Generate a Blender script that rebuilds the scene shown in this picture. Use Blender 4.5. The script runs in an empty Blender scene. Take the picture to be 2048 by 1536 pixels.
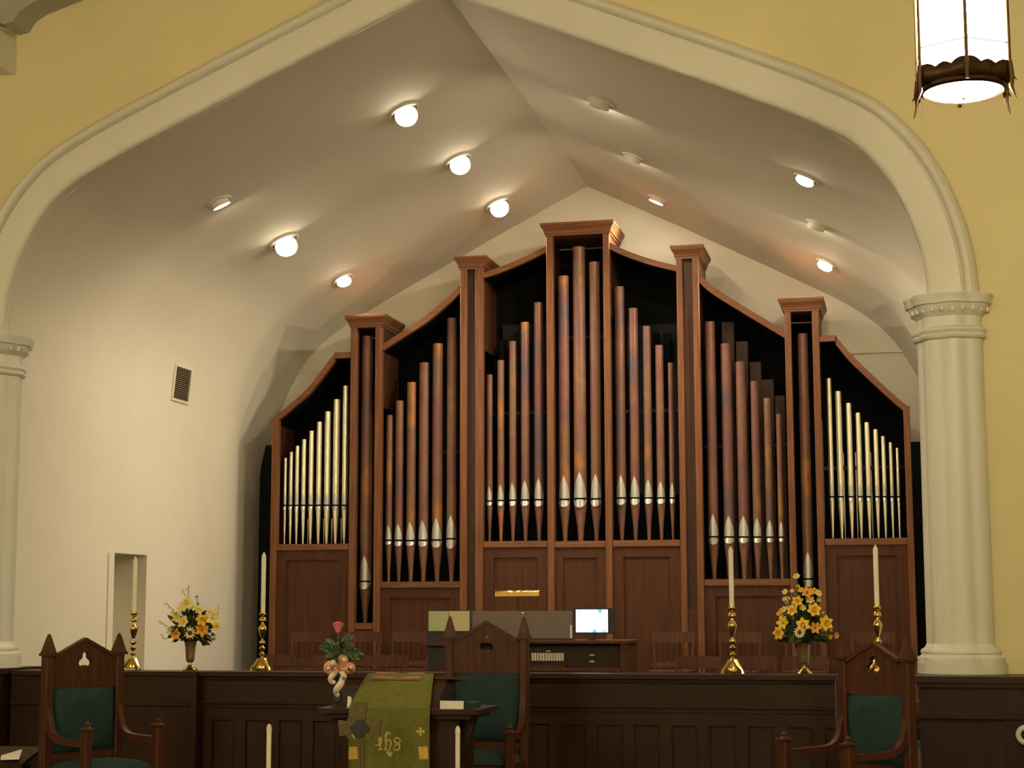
import bpy, bmesh, math, random
from mathutils import Vector, Matrix
from mathutils.bvhtree import BVHTree
random.seed(7)
PI = math.pi
SC = bpy.context.scene
COL = SC.collection

# ------------------------------------------------------------------ camera
F_PX, YAW, PITCH, ROLL = 3394.5, 0.22544, 0.13327, -0.00207
CAM = Vector((4.01, -14.5, 1.65))
_fw = Vector((-math.sin(YAW) * math.cos(PITCH), math.cos(YAW) * math.cos(PITCH), math.sin(PITCH)))
_rt = Vector((math.cos(YAW), math.sin(YAW), 0))
_up = _rt.cross(_fw)
RT = _rt * math.cos(ROLL) + _up * math.sin(ROLL)
UP = -_rt * math.sin(ROLL) + _up * math.cos(ROLL)
cd = bpy.data.cameras.new('camera')
cd.sensor_width = 36.0
cd.sensor_fit = 'HORIZONTAL'
cd.lens = F_PX * 36.0 / 2048.0
cd.clip_start = 0.05
cam = bpy.data.objects.new('camera', cd)
COL.objects.link(cam)
cam.matrix_world = Matrix(((RT.x, UP.x, -_fw.x, CAM.x), (RT.y, UP.y, -_fw.y, CAM.y), (RT.z, UP.z, -_fw.z, CAM.z), (0, 0, 0, 1)))
SC.camera = cam

def ray(px, py):
    return _fw + RT * ((px - 1024.0) / F_PX) + UP * ((768.0 - py) / F_PX)
def at(px, py, Y):
    d = ray(px, py)
    return CAM + d * ((Y - CAM.y) / d.y)
def atx(px, py, X):
    d = ray(px, py)
    return CAM + d * ((X - CAM.x) / d.x)

# ------------------------------------------------------------------ world, exposure
w = bpy.data.worlds.new('world')
SC.world = w
w.use_nodes = True
w.node_tree.nodes['Background'].inputs[0].default_value = (0.9, 0.75, 0.5, 1)
w.node_tree.nodes['Background'].inputs[1].default_value = 0.0
SC.view_settings.view_transform = 'Standard'
SC.view_settings.look = 'None'
SC.view_settings.gamma = 1.0
SC.view_settings.use_curve_mapping = False
SC.view_settings.exposure = 0.0
SC.cycles.use_denoising = True
SC.cycles.max_bounces = 6
SC.cycles.diffuse_bounces = 4
SC.cycles.glossy_bounces = 3
SC.cycles.use_adaptive_sampling = True
SC.cycles.adaptive_threshold = 0.05
SC.cycles.adaptive_min_samples = 16
SC.cycles.sample_clamp_indirect = 6.0
SPOT_E = 110.0        # radiance of the recessed lamps in the chancel ceiling
SPOT_W = 272.0        # beam of each recessed lamp
LANTERN_E = 52.0      # radiance of the nave lantern glass
SPOT_RGB = (1.0, 0.85, 0.62)
LANTERN_RGB = (1.0, 0.84, 0.54)

# ------------------------------------------------------------------ materials
MATS = {}
def _new(name):
    m = bpy.data.materials.new(name)
    m.use_nodes = True
    return m, m.node_tree, m.node_tree.nodes['Principled BSDF']
def plain(name, rgb, rough=0.6, metal=0.0, var=0.08, scale=6.0, bump=0.0, spec=0.5, coat=0.0, bscale=None):
    m, nt, b = _new(name)
    tc = nt.nodes.new('ShaderNodeTexCoord')
    n = nt.nodes.new('ShaderNodeTexNoise')
    n.inputs['Scale'].default_value = scale
    n.inputs['Detail'].default_value = 5
    nt.links.new(tc.outputs['Object'], n.inputs['Vector'])
    r = nt.nodes.new('ShaderNodeValToRGB')
    r.color_ramp.elements[0].position = 0.3
    r.color_ramp.elements[1].position = 0.7
    r.color_ramp.elements[0].color = (*[c * (1 - var) for c in rgb], 1)
    r.color_ramp.elements[1].color = (*[min(1, c * (1 + var)) for c in rgb], 1)
    nt.links.new(n.outputs['Fac'], r.inputs['Fac'])
    nt.links.new(r.outputs['Color'], b.inputs['Base Color'])
    b.inputs['Roughness'].default_value = rough
    b.inputs['Metallic'].default_value = metal
    b.inputs['Specular IOR Level'].default_value = spec
    b.inputs['Coat Weight'].default_value = coat
    if bump:
        n2 = nt.nodes.new('ShaderNodeTexNoise')
        n2.inputs['Scale'].default_value = bscale or scale * 12
        nt.links.new(tc.outputs['Object'], n2.inputs['Vector'])
        bp = nt.nodes.new('ShaderNodeBump')
        bp.inputs['Strength'].default_value = bump
        bp.inputs['Distance'].default_value = 0.01
        nt.links.new(n2.outputs['Fac'], bp.inputs['Height'])
        nt.links.new(bp.outputs['Normal'], b.inputs['Normal'])
    MATS[name] = m
    return m
def wood(name, dark, light, rough=0.48, axis='Z', coat=0.06, scale=1.0):
    m, nt, b = _new(name)
    tc = nt.nodes.new('ShaderNodeTexCoord')
    mp = nt.nodes.new('ShaderNodeMapping')
    s = {'Z': (22, 22, 1.2), 'X': (1.2, 22, 22), 'Y': (22, 1.2, 22)}[axis]
    mp.inputs['Scale'].default_value = [v * scale for v in s]
    oi = nt.nodes.new('ShaderNodeObjectInfo')
    mul = nt.nodes.new('ShaderNodeMath'); mul.operation = 'MULTIPLY'; mul.inputs[1].default_value = 37.0
    nt.links.new(oi.outputs['Random'], mul.inputs[0])
    cb = nt.nodes.new('ShaderNodeCombineXYZ')
    for i in range(3):
        nt.links.new(mul.outputs[0], cb.inputs[i])
    nt.links.new(cb.outputs[0], mp.inputs['Location'])
    nt.links.new(tc.outputs['Object'], mp.inputs['Vector'])
    n = nt.nodes.new('ShaderNodeTexNoise')
    n.inputs['Scale'].default_value = 1.6
    n.inputs['Detail'].default_value = 7
    n.inputs['Roughness'].default_value = 0.6
    nt.links.new(mp.outputs[0], n.inputs['Vector'])
    r = nt.nodes.new('ShaderNodeValToRGB')
    r.color_ramp.elements[0].position = 0.3
    r.color_ramp.elements[1].position = 0.68
    r.color_ramp.elements[0].color = (*dark, 1)
    r.color_ramp.elements[1].color = (*light, 1)
    nt.links.new(n.outputs['Fac'], r.inputs['Fac'])
    nt.links.new(r.outputs['Color'], b.inputs['Base Color'])
    b.inputs['Roughness'].default_value = rough
    b.inputs['Coat Weight'].default_value = coat
    b.inputs['Coat Roughness'].default_value = 0.3
    b.inputs['Specular IOR Level'].default_value = 0.28
    bp = nt.nodes.new('ShaderNodeBump')
    bp.inputs['Strength'].default_value = 0.12
    bp.inputs['Distance'].default_value = 0.004
    nt.links.new(n.outputs['Fac'], bp.inputs['Height'])
    nt.links.new(bp.outputs['Normal'], b.inputs['Normal'])
    MATS[name] = m
    return m
def emit(name, rgb, strength):
    m, nt, b = _new(name)
    b.inputs['Base Color'].default_value = (*rgb, 1)
    b.inputs['Emission Color'].default_value = (*rgb, 1)
    b.inputs['Emission Strength'].default_value = strength
    MATS[name] = m
    return m

plain('plaster', (0.74, 0.69, 0.57), 0.85, var=0.02, scale=2.0, bump=0.05, bscale=60)
plain('yellow_paint', (0.69, 0.615, 0.335), 0.75, var=0.025, scale=1.5, bump=0.05, bscale=60)
plain('trim_paint', (0.68, 0.66, 0.55), 0.5, var=0.02, scale=3)
plain('column_paint', (0.70, 0.70, 0.60), 0.42, var=0.02, scale=3)
plain('nave_ceiling', (0.55, 0.47, 0.33), 0.85, var=0.03, scale=2)
plain('rib_paint', (0.36, 0.36, 0.27), 0.7, var=0.05, scale=3)
plain('carpet', (0.010, 0.006, 0.0045), 0.95, var=0.2, scale=30)
plain('nave_floor', (0.12, 0.06, 0.035), 0.6, var=0.2, scale=4)
wood('oak', (0.125, 0.044, 0.017), (0.235, 0.092, 0.036))
wood('oak_rail', (0.125, 0.044, 0.017), (0.235, 0.092, 0.036), axis='X')
wood('oak_panel', (0.052, 0.0145, 0.004), (0.092, 0.027, 0.0078), scale=0.6, rough=0.55, coat=0.03)
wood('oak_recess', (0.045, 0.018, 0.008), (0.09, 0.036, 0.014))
wood('walnut', (0.020, 0.0078, 0.0034), (0.044, 0.0165, 0.007), rough=0.45, coat=0.06)
wood('walnut_rail', (0.020, 0.0078, 0.0034), (0.044, 0.0165, 0.007), rough=0.42, coat=0.08, axis='X')
wood('chair_wood', (0.046, 0.0145, 0.0055), (0.098, 0.032, 0.0125), rough=0.45, coat=0.06)
wood('choir_wood', (0.060, 0.021, 0.0085), (0.112, 0.040, 0.0165), rough=0.62, coat=0.0)
plain('void_shade', (0.0045, 0.0045, 0.004), 0.9, var=0.1, spec=0.1)  # near-black base puts the shade inside the organ case into the colour
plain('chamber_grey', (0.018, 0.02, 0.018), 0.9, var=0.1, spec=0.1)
plain('chamber_wood', (0.05, 0.024, 0.014), 0.8, var=0.2)
plain('slot_black', (0.002, 0.002, 0.002), 0.9, spec=0.1)
plain('silver_lip', (0.50, 0.50, 0.46), 0.36, metal=0.7, var=0.05, scale=20)
plain('silver_pipe', (0.82, 0.77, 0.56), 0.33, metal=0.8, var=0.05, scale=9)  # yellow reflection of the nave walls is put into this base colour
plain('brass', (0.80, 0.56, 0.18), 0.18, metal=1.0, var=0.06, scale=14)
plain('dull_brass', (0.30, 0.24, 0.11), 0.35, metal=0.9, var=0.08, scale=14)
plain('vent_metal', (0.22, 0.18, 0.11), 0.6, var=0.05)
plain('bronze', (0.09, 0.05, 0.025), 0.45, metal=0.8, var=0.15, scale=20)
plain('candle_wax', (0.86, 0.81, 0.66), 0.45, var=0.03)
plain('white_metal', (0.72, 0.68, 0.58), 0.4, var=0.03)
plain('green_velvet', (0.010, 0.036, 0.035), 0.85, var=0.25, scale=12, bump=0.15, bscale=200)
plain('parament', (0.135, 0.138, 0.016), 0.8, var=0.14, scale=25, bump=0.12, bscale=250)
plain('parament_band', (0.15, 0.15, 0.018), 0.8, var=0.14, scale=25, bump=0.12, bscale=250)
plain('gold_thread', (0.56, 0.46, 0.13), 0.6, var=0.2, scale=90)
plain('gold_patch', (0.62, 0.40, 0.07), 0.55, var=0.15, scale=60)
plain('paper', (0.80, 0.76, 0.68), 0.8, var=0.02)
plain('cream_paper', (0.56, 0.49, 0.25), 0.8, var=0.04, scale=3)
plain('green_paper', (0.44, 0.48, 0.26), 0.8, var=0.05, scale=3)
plain('book_page', (0.50, 0.20, 0.06), 0.7, var=0.1)
plain('acrylic', (0.16, 0.12, 0.10), 0.25, var=0.05)
plain('black_plastic', (0.012, 0.012, 0.013), 0.4)
plain('ivory', (0.78, 0.74, 0.62), 0.4)
plain('leaf', (0.07, 0.11, 0.022), 0.6, var=0.4, scale=30)
plain('leaf_dark', (0.022, 0.038, 0.012), 0.6, var=0.4, scale=30)
plain('fern', (0.09, 0.20, 0.085), 0.6, var=0.4, scale=40)
plain('petal_yellow', (0.85, 0.62, 0.045), 0.6, var=0.12, scale=60)
plain('petal_cream', (0.80, 0.72, 0.30), 0.6, var=0.12, scale=60)
plain('petal_orange', (0.80, 0.36, 0.035), 0.6, var=0.15, scale=60)
plain('petal_white', (0.85, 0.74, 0.42), 0.6, var=0.1, scale=60)
plain('flower_eye', (0.14, 0.035, 0.01), 0.8)
plain('rose_pink', (0.85, 0.22, 0.24), 0.6, var=0.15, scale=60)
plain('bow_peach', (0.82, 0.40, 0.26), 0.5, var=0.1, scale=30)
plain('bow_cream', (0.80, 0.70, 0.50), 0.5, var=0.08, scale=30)
plain('green_glass', (0.012, 0.045, 0.020), 0.12, var=0.2)
plain('stone_cross', (0.14, 0.115, 0.045), 0.45, metal=0.4, var=0.15, scale=30)
plain('cross_boss', (0.03, 0.032, 0.028), 0.5, var=0.2, scale=40)
emit('lamp_lens', SPOT_RGB, SPOT_E)
emit('lamp_lens_wide', SPOT_RGB, SPOT_E * 2.4)
emit('lantern_glass', LANTERN_RGB, LANTERN_E)
emit('lantern_lens', (1.0, 0.90, 0.68), LANTERN_E * 1.3)

def copper():
    m, nt, b = _new('copper')
    tc = nt.nodes.new('ShaderNodeTexCoord')
    oi = nt.nodes.new('ShaderNodeObjectInfo')
    mul = nt.nodes.new('ShaderNodeMath'); mul.operation = 'MULTIPLY'; mul.inputs[1].default_value = 91.0
    nt.links.new(oi.outputs['Random'], mul.inputs[0])
    cb = nt.nodes.new('ShaderNodeCombineXYZ')
    for i in range(3):
        nt.links.new(mul.outputs[0], cb.inputs[i])
    mp = nt.nodes.new('ShaderNodeMapping')
    mp.inputs['Scale'].default_value = (1.6, 1.6, 1.1)
    nt.links.new(cb.outputs[0], mp.inputs['Location'])
    nt.links.new(tc.outputs['Object'], mp.inputs['Vector'])
    n = nt.nodes.new('ShaderNodeTexNoise')
    n.inputs['Scale'].default_value = 1.15
    n.inputs['Detail'].default_value = 3
    n.inputs['Roughness'].default_value = 0.55
    nt.links.new(mp.outputs[0], n.inputs['Vector'])
    r = nt.nodes.new('ShaderNodeValToRGB')
    cr = r.color_ramp
    cols = [(0.26, (0.085, 0.07, 0.085)), (0.37, (0.14, 0.078, 0.075)), (0.45, (0.20, 0.075, 0.058)), (0.52, (0.215, 0.105, 0.062)), (0.59, (0.19, 0.10, 0.055)), (0.67, (0.36, 0.15, 0.042)), (0.78, (0.28, 0.072, 0.045))]
    cr.elements[0].position, cr.elements[0].color = cols[0][0], (*cols[0][1], 1)
    cr.elements[1].position, cr.elements[1].color = cols[-1][0], (*cols[-1][1], 1)
    for p, c in cols[1:-1]:
        e = cr.elements.new(p); e.color = (*c, 1)
    nt.links.new(n.outputs['Fac'], r.inputs['Fac'])
    nt.links.new(r.outputs['Color'], b.inputs['Base Color'])
    b.inputs['Roughness'].default_value = 0.45
    b.inputs['Metallic'].default_value = 0.2
    MATS['copper'] = m
copper()
def screen_mat():
    m, nt, b = _new('screen')
    tc = nt.nodes.new('ShaderNodeTexCoord')
    n = nt.nodes.new('ShaderNodeTexNoise')
    n.inputs['Scale'].default_value = 14
    n.inputs['Detail'].default_value = 2
    nt.links.new(tc.outputs['Object'], n.inputs['Vector'])
    r = nt.nodes.new('ShaderNodeValToRGB')
    r.color_ramp.elements[0].position = 0.33
    r.color_ramp.elements[1].position = 0.43
    r.color_ramp.elements[0].color = (0.10, 0.32, 0.55, 1)
    r.color_ramp.elements[1].color = (0.62, 0.85, 1.0, 1)
    nt.links.new(n.outputs['Fac'], r.inputs['Fac'])
    nt.links.new(r.outputs['Color'], b.inputs['Emission Color'])
    b.inputs['Base Color'].default_value = (0.02, 0.02, 0.02, 1)
    b.inputs['Emission Strength'].default_value = 2.0
    MATS['screen'] = m
screen_mat()

# ------------------------------------------------------------------ mesh builder
class MB:
    def __init__(s):
        s.v = []; s.f = []
    def box(s, x0, x1, y0, y1, z0, z1):
        b = len(s.v)
        s.v += [(x0, y0, z0), (x1, y0, z0), (x1, y1, z0), (x0, y1, z0), (x0, y0, z1), (x1, y0, z1), (x1, y1, z1), (x0, y1, z1)]
        s.f += [tuple(b + i for i in q) for q in ((0, 3, 2, 1), (4, 5, 6, 7), (0, 1, 5, 4), (1, 2, 6, 5), (2, 3, 7, 6), (3, 0, 4, 7))]
        return s
    def bbox(s, x0, x1, y0, y1, z0, z1, c=0.008):
        # box with chamfered vertical and front edges
        pts = [(x0 + c, y0), (x1 - c, y0), (x1, y0 + c), (x1, y1), (x0, y1), (x0, y0 + c)]
        s.prism_z(pts, z0, z1)
        return s
    def prism_z(s, pts, z0, z1):
        b = len(s.v); n = len(pts)
        s.v += [(p[0], p[1], z0) for p in pts] + [(p[0], p[1], z1) for p in pts]
        s.f += [tuple(b + i for i in reversed(range(n))), tuple(b + n + i for i in range(n))]
        for i in range(n):
            j = (i + 1) % n
            s.f.append((b + i, b + j, b + n + j, b + n + i))
        return s
    def prism_y(s, pts, y0, y1):
        # polygon in the XZ plane pushed through Y
        b = len(s.v); n = len(pts)
        s.v += [(p[0], y0, p[1]) for p in pts] + [(p[0], y1, p[1]) for p in pts]
        s.f += [tuple(b + i for i in range(n)), tuple(b + n + i for i in reversed(range(n)))]
        for i in range(n):
            j = (i + 1) % n
            s.f.append((b + j, b + i, b + n + i, b + n + j))
        return s
    def band_y(s, top, bot, y0, y1):
        # strip between two polylines in XZ, pushed through Y
        n = len(top); b = len(s.v)
        for y in (y0, y1):
            s.v += [(p[0], y, p[1]) for p in top] + [(p[0], y, p[1]) for p in bot]
        T0, B0, T1, B1 = b, b + n, b + 2 * n, b + 3 * n
        for i in range(n - 1):
            s.f.append((B0 + i, B0 + i + 1, T0 + i + 1, T0 + i))
            s.f.append((B1 + i + 1, B1 + i, T1 + i, T1 + i + 1))
            s.f.append((T0 + i, T0 + i + 1, T1 + i + 1, T1 + i))
            s.f.append((B0 + i + 1, B0 + i, B1 + i, B1 + i + 1))
        s.f.append((B0, T0, T1, B1))
        s.f.append((T0 + n - 1, B0 + n - 1, B1 + n - 1, T1 + n - 1))
        return s
    def lathe(s, prof, cx=0, cy=0, n=20, lobe=0.0, nl=8, cap=True, sq=None):
        b = len(s.v); m = len(prof)
        for (r, z) in prof:
            for k in range(n):
                a = 2 * PI * k / n
                rr = r * (1 + lobe * (abs(math.cos(a * nl / 2)) - 0.6))
                s.v.append((cx + rr * math.cos(a), cy + rr * math.sin(a), z))
        for i in range(m - 1):
            for k in range(n):
                l = (k + 1) % n
                s.f.append((b + i * n + k, b + i * n + l, b + (i + 1) * n + l, b + (i + 1) * n + k))
        if cap:
            s.f.append(tuple(b + k for k in reversed(range(n))))
            s.f.append(tuple(b + (m - 1) * n + k for k in range(n)))
        return s
    def tube(s, pts, rad, n=8, flat=None):
        pts = [Vector(p) for p in pts]
        rads = rad if isinstance(rad, (list, tuple)) else [rad] * len(pts)
        b = len(s.v); up = None
        for i, p in enumerate(pts):
            t = (pts[min(i + 1, len(pts) - 1)] - pts[max(i - 1, 0)]).normalized()
            if up is None:
                up = Vector((0, 0, 1)) if abs(t.z) < 0.9 else Vector((1, 0, 0))
            sd = t.cross(up).normalized(); up = sd.cross(t).normalized()
            for k in range(n):
                a = 2 * PI * k / n + PI / n
                fx, fz = flat or (1, 1)
                q = p + sd * (math.cos(a) * rads[i] * fx) + up * (math.sin(a) * rads[i] * fz)
                s.v.append(tuple(q))
        for i in range(len(pts) - 1):
            for k in range(n):
                l = (k + 1) % n
                s.f.append((b + i * n + k, b + i * n + l, b + (i + 1) * n + l, b + (i + 1) * n + k))
        s.f.append(tuple(b + k for k in reversed(range(n))))
        s.f.append(tuple(b + (len(pts) - 1) * n + k for k in range(n)))
        return s
    def grid(s, rows):
        b = len(s.v); n = len(rows[0])
        for r in rows:
            s.v += [tuple(p) for p in r]
        for i in range(len(rows) - 1):
            for k in range(n - 1):
                s.f.append((b + i * n + k, b + i * n + k + 1, b + (i + 1) * n + k + 1, b + (i + 1) * n + k))
        return s
    def ball(s, c, r, n=8, m=6, sz=1.0):
        prof = [(max(1e-4, r * math.sin(PI * i / m)), c[2] - r * sz * math.cos(PI * i / m)) for i in range(m + 1)]
        return s.lathe(prof, c[0], c[1], n)
    def plate(s, outer, holes, y0, y1):
        bm = bmesh.new()
        def loop(pts):
            vs = [bm.verts.new((p[0], y0, p[1])) for p in pts]
            for i in range(len(vs)):
                bm.edges.new((vs[i], vs[(i + 1) % len(vs)]))
        loop(outer)
        for h in holes:
            loop(h)
        bmesh.ops.triangle_fill(bm, use_beauty=True, use_dissolve=False, edges=bm.edges[:])
        r = bmesh.ops.extrude_face_region(bm, geom=bm.faces[:])
        for e in r['geom']:
            if isinstance(e, bmesh.types.BMVert):
                e.co.y = y1
        bmesh.ops.recalc_face_normals(bm, faces=bm.faces[:])
        b = len(s.v)
        bm.verts.index_update()
        s.v += [tuple(v.co) for v in bm.verts]
        s.f += [tuple(b + v.index for v in f.verts) for f in bm.faces]
        bm.free()
        return s
    def mesh(s, name, mat, off=(0, 0, 0), smooth=True, angle=35):
        me = bpy.data.meshes.new(name)
        me.from_pydata([(v[0] - off[0], v[1] - off[1], v[2] - off[2]) for v in s.v], [], s.f)
        me.materials.append(MATS[mat])
        if smooth:
            me.polygons.foreach_set('use_smooth', [True] * len(me.polygons))
            me.set_sharp_from_angle(angle=math.radians(angle))
        me.update()
        return me
    def build(s, name, mat, parent=None, world=False, smooth=True, angle=35, fix=False):
        off = (0, 0, 0)
        if world and parent is not None:
            p = parent
            off = Vector((0, 0, 0))
            while p is not None:
                off = off + p.location; p = p.parent
        me = s.mesh(name, mat, off, smooth, angle)
        if fix:
            bm = bmesh.new(); bm.from_mesh(me)
            bmesh.ops.recalc_face_normals(bm, faces=bm.faces[:])
            bm.to_mesh(me); bm.free()
            me.set_sharp_from_angle(angle=math.radians(angle))
        o = bpy.data.objects.new(name, me)
        COL.objects.link(o)
        o.parent = parent
        return o

def tag(o, label=None, cat=None, group=None, kind=None):
    if label: o['label'] = label
    if cat: o['category'] = cat
    if group: o['group'] = group
    if kind: o['kind'] = kind
    return o
def thing(name, label, cat, loc=(0, 0, 0), rotz=0.0, group=None):
    o = bpy.data.objects.new(name, None)
    COL.objects.link(o)
    o.empty_display_size = 0.1
    o.location = loc
    o.rotation_euler = (0, 0, rotz)
    return tag(o, label, cat, group)
def single(mb, name, mat, label, cat, group=None, smooth=True, angle=35, fix=False):
    # a thing of one mesh, its origin at the middle of its base
    xs = [v[0] for v in mb.v]; ys = [v[1] for v in mb.v]; zs = [v[2] for v in mb.v]
    c = Vector(((min(xs) + max(xs)) / 2, (min(ys) + max(ys)) / 2, min(zs)))
    mb.v = [(v[0] - c.x, v[1] - c.y, v[2] - c.z) for v in mb.v]
    o = mb.build(name, mat, None, smooth=smooth, angle=angle, fix=fix)
    o.location = c
    return tag(o, label, cat, group)
def struct(mb, name, mat, parent=None, smooth=False, angle=35, fix=False, label=None, cat=None):
    o = mb.build(name, mat, parent, smooth=smooth, angle=angle, fix=fix)
    if parent is None:
        o['kind'] = 'structure'
        if label: o['label'] = label
        if cat: o['category'] = cat
    return o
def copy_tree(o, parent=None):
    c = o.copy(); COL.objects.link(c); c.parent = parent
    for ch in list(o.children):
        copy_tree(ch, c)
    return c

# ------------------------------------------------------------------ the shell
ARCH = [(0, 7.33), (1.2, 6.81), (1.8, 6.55), (2.4, 6.29), (3.0, 6.025), (3.35, 5.855), (3.6, 5.715), (3.75, 5.60), (3.9, 5.435), (4.03, 5.24), (4.13, 5.03), (4.21, 4.80), (4.26, 4.58), (4.285, 4.34), (4.285, 4.25)]
VF = [(0, 7.40), (1.2, 6.88), (1.8, 6.62), (2.4, 6.36), (3.0, 6.09), (3.4, 5.905), (3.72, 5.74), (4.0, 5.54), (4.22, 5.30), (4.40, 5.03), (4.52, 4.74), (4.575, 4.45), (4.59, 4.1), (4.59, 3.4)]
VB = [(0, 7.35), (1.2, 6.75), (1.6, 6.54), (2.2, 6.23), (2.9, 5.86), (3.3, 5.64), (3.63, 5.42), (3.92, 5.15), (4.13, 4.84), (4.3, 4.5), (4.42, 4.15), (4.52, 3.8), (4.575, 3.55), (4.59, 3.4)]
YB = 7.55
YV = 0.08
WX = 4.59
def full(h):
    return [(-x, z) for x, z in reversed(h[1:])] + list(h)
def resample(p, k):
    out = []
    for i in range(len(p) - 1):
        # Catmull-Rom, so that the coves stay round
        p0, p1, p2, p3 = p[max(i - 1, 0)], p[i], p[i + 1], p[min(i + 2, len(p) - 1)]
        for j in range(k):
            t = j / k
            out.append(tuple(0.5 * (2 * p1[a] + (p2[a] - p0[a]) * t + (2 * p0[a] - 5 * p1[a] + 4 * p2[a] - p3[a]) * t * t + (3 * p1[a] - p0[a] - 3 * p2[a] + p3[a]) * t ** 3) for a in (0, 1)))
    out.append(p[-1])
    return out
ARCH2 = full(resample(ARCH, 3)); VF2 = full(resample(VF, 3)); VB2 = full(resample(VB, 3))

mb = MB()
rows = []
for Y in [YV + (5.5 - YV) * k / 6 for k in range(6)] + [5.5 + (YB - 5.5) * k / 10 for k in range(11)]:
    t = max(0.0, (Y - 5.5) / (YB - 5.5)) ** 1.8      # the vault sweeps down to the organ gable over its last stretch
    rows.append([(a[0] * (1 - t) + b[0] * t, Y, a[1] * (1 - t) + b[1] * t) for a, b in zip(VF2, VB2)])
mb.grid(rows)
CEIL_MB = MB(); CEIL_MB.v = list(mb.v); CEIL_MB.f = list(mb.f)
struct(mb, 'ceiling', 'plaster', smooth=True, angle=28)
BVH = BVHTree.FromPolygons([Vector(v) for v in CEIL_MB.v], CEIL_MB.f)

# chancel walls
DY0, DY1, DZ = 3.06, 3.93, 2.31
mb = MB()
def wq(mb, X, y0, y1, z0a, z1a, z0b, z1b):
    b = len(mb.v)
    mb.v += [(X, y0, z0a), (X, y1, z0b), (X, y1, z1b), (X, y0, z1a)]
    mb.f.append((b, b + 1, b + 2, b + 3))
top = lambda y: 3.4
wq(mb, -WX, YV, DY0, 0, top(YV), 0, top(DY0))
wq(mb, -WX, DY1, YB, 0, top(DY1), 0, top(YB))
wq(mb, -WX, DY0, DY1, DZ, top(DY0), DZ, top(DY1))
for y in (DY0, DY1):
    b = len(mb.v); mb.v += [(-WX, y, 0), (-WX - 0.5, y, 0), (-WX - 0.5, y, DZ), (-WX, y, DZ)]; mb.f.append((b, b + 1, b + 2, b + 3))
b = len(mb.v); mb.v += [(-WX, DY0, DZ), (-WX, DY1, DZ), (-WX - 0.5, DY1, DZ), (-WX - 0.5, DY0, DZ)]; mb.f.append((b, b + 1, b + 2, b + 3))
struct(mb, 'wall_left', 'plaster')
mb = MB().box(-WX - 0.54, -WX - 0.48, DY0 - 0.02, DY1 + 0.02, 0.25, DZ + 0.02)
door = struct(mb, 'door_1', 'plaster')
MB().ball((-WX - 0.45, DY0 + 0.09, 1.2), 0.03).build('door_knob', 'brass', door)
mb = MB(); mb.box(-WX + 0.0, -WX + 0.018, DY0 - 0.13, DY0 - 0.0, 0.25, DZ + 0.0)
struct(mb, 'trim_2', 'plaster')
mb = MB()
wq(mb, WX, YV, YB, 0, 3.4, 0, 3.4)
struct(mb, 'wall_right', 'plaster')
mb = MB()
prof = VB2
n = len(prof)
for i in range(n - 1):
    b = len(mb.v)
    mb.v += [(prof[i][0], YB, 0), (prof[i + 1][0], YB, 0), (prof[i + 1][0], YB, prof[i + 1][1]), (prof[i][0], YB, prof[i][1])]
    mb.f.append((b, b + 1, b + 2, b + 3))
struct(mb, 'wall_back', 'plaster')
mb = MB().box(-4.59, 4.59, YB - 0.03, YB - 0.001, 4.93, 4.96)
struct(mb, 'trim_3', 'plaster')

# yellow nave wall round the arch
mb = MB()
n = len(ARCH2)
for i in range(n - 1):
    b = len(mb.v)
    mb.v += [(ARCH2[i][0], 0, ARCH2[i][1]), (ARCH2[i + 1][0], 0, ARCH2[i + 1][1]), (ARCH2[i + 1][0], 0, 10.5), (ARCH2[i][0], 0, 10.5)]
    mb.f.append((b, b + 1, b + 2, b + 3))
for s in (-1, 1):
    b = len(mb.v)
    mb.v += [(s * 11, 0, -0.6), (s * 4.285, 0, -0.6), (s * 4.285, 0, 10.5), (s * 11, 0, 10.5)]
    mb.f.append((b, b + 1, b + 2, b + 3))
struct(mb, 'wall_front', 'yellow_paint')
# soffit of the arch and the return to the vault
mb = MB()
A3 = [(-4.285, -0.6)] + ARCH2 + [(4.285, -0.6)]
mb.grid([[(p[0], 0.0, p[1]) for p in A3], [(p[0], YV, p[1]) for p in A3]])
out = [(-WX, -0.6)] + VF2 + [(WX, -0.6)]
k = 60
def samp(p, t):
    L = [0]
    for i in range(len(p) - 1):
        L.append(L[-1] + math.dist(p[i], p[i + 1]))
    d = t * L[-1]
    for i in range(len(p) - 1):
        if d <= L[i + 1] + 1e-9:
            u = (d - L[i]) / max(1e-9, L[i + 1] - L[i])
            return (p[i][0] + (p[i + 1][0] - p[i][0]) * u, p[i][1] + (p[i + 1][1] - p[i][1]) * u)
    return p[-1]
mb.grid([[(samp(A3, i / k)[0], YV, samp(A3, i / k)[1]) for i in range(k + 1)], [(samp(out, i / k)[0] , YV, samp(out, i / k)[1] + (0.02 if i not in (0, k) else 0)) for i in range(k + 1)]])
struct(mb, 'trim_4', 'plaster', smooth=True)
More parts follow.
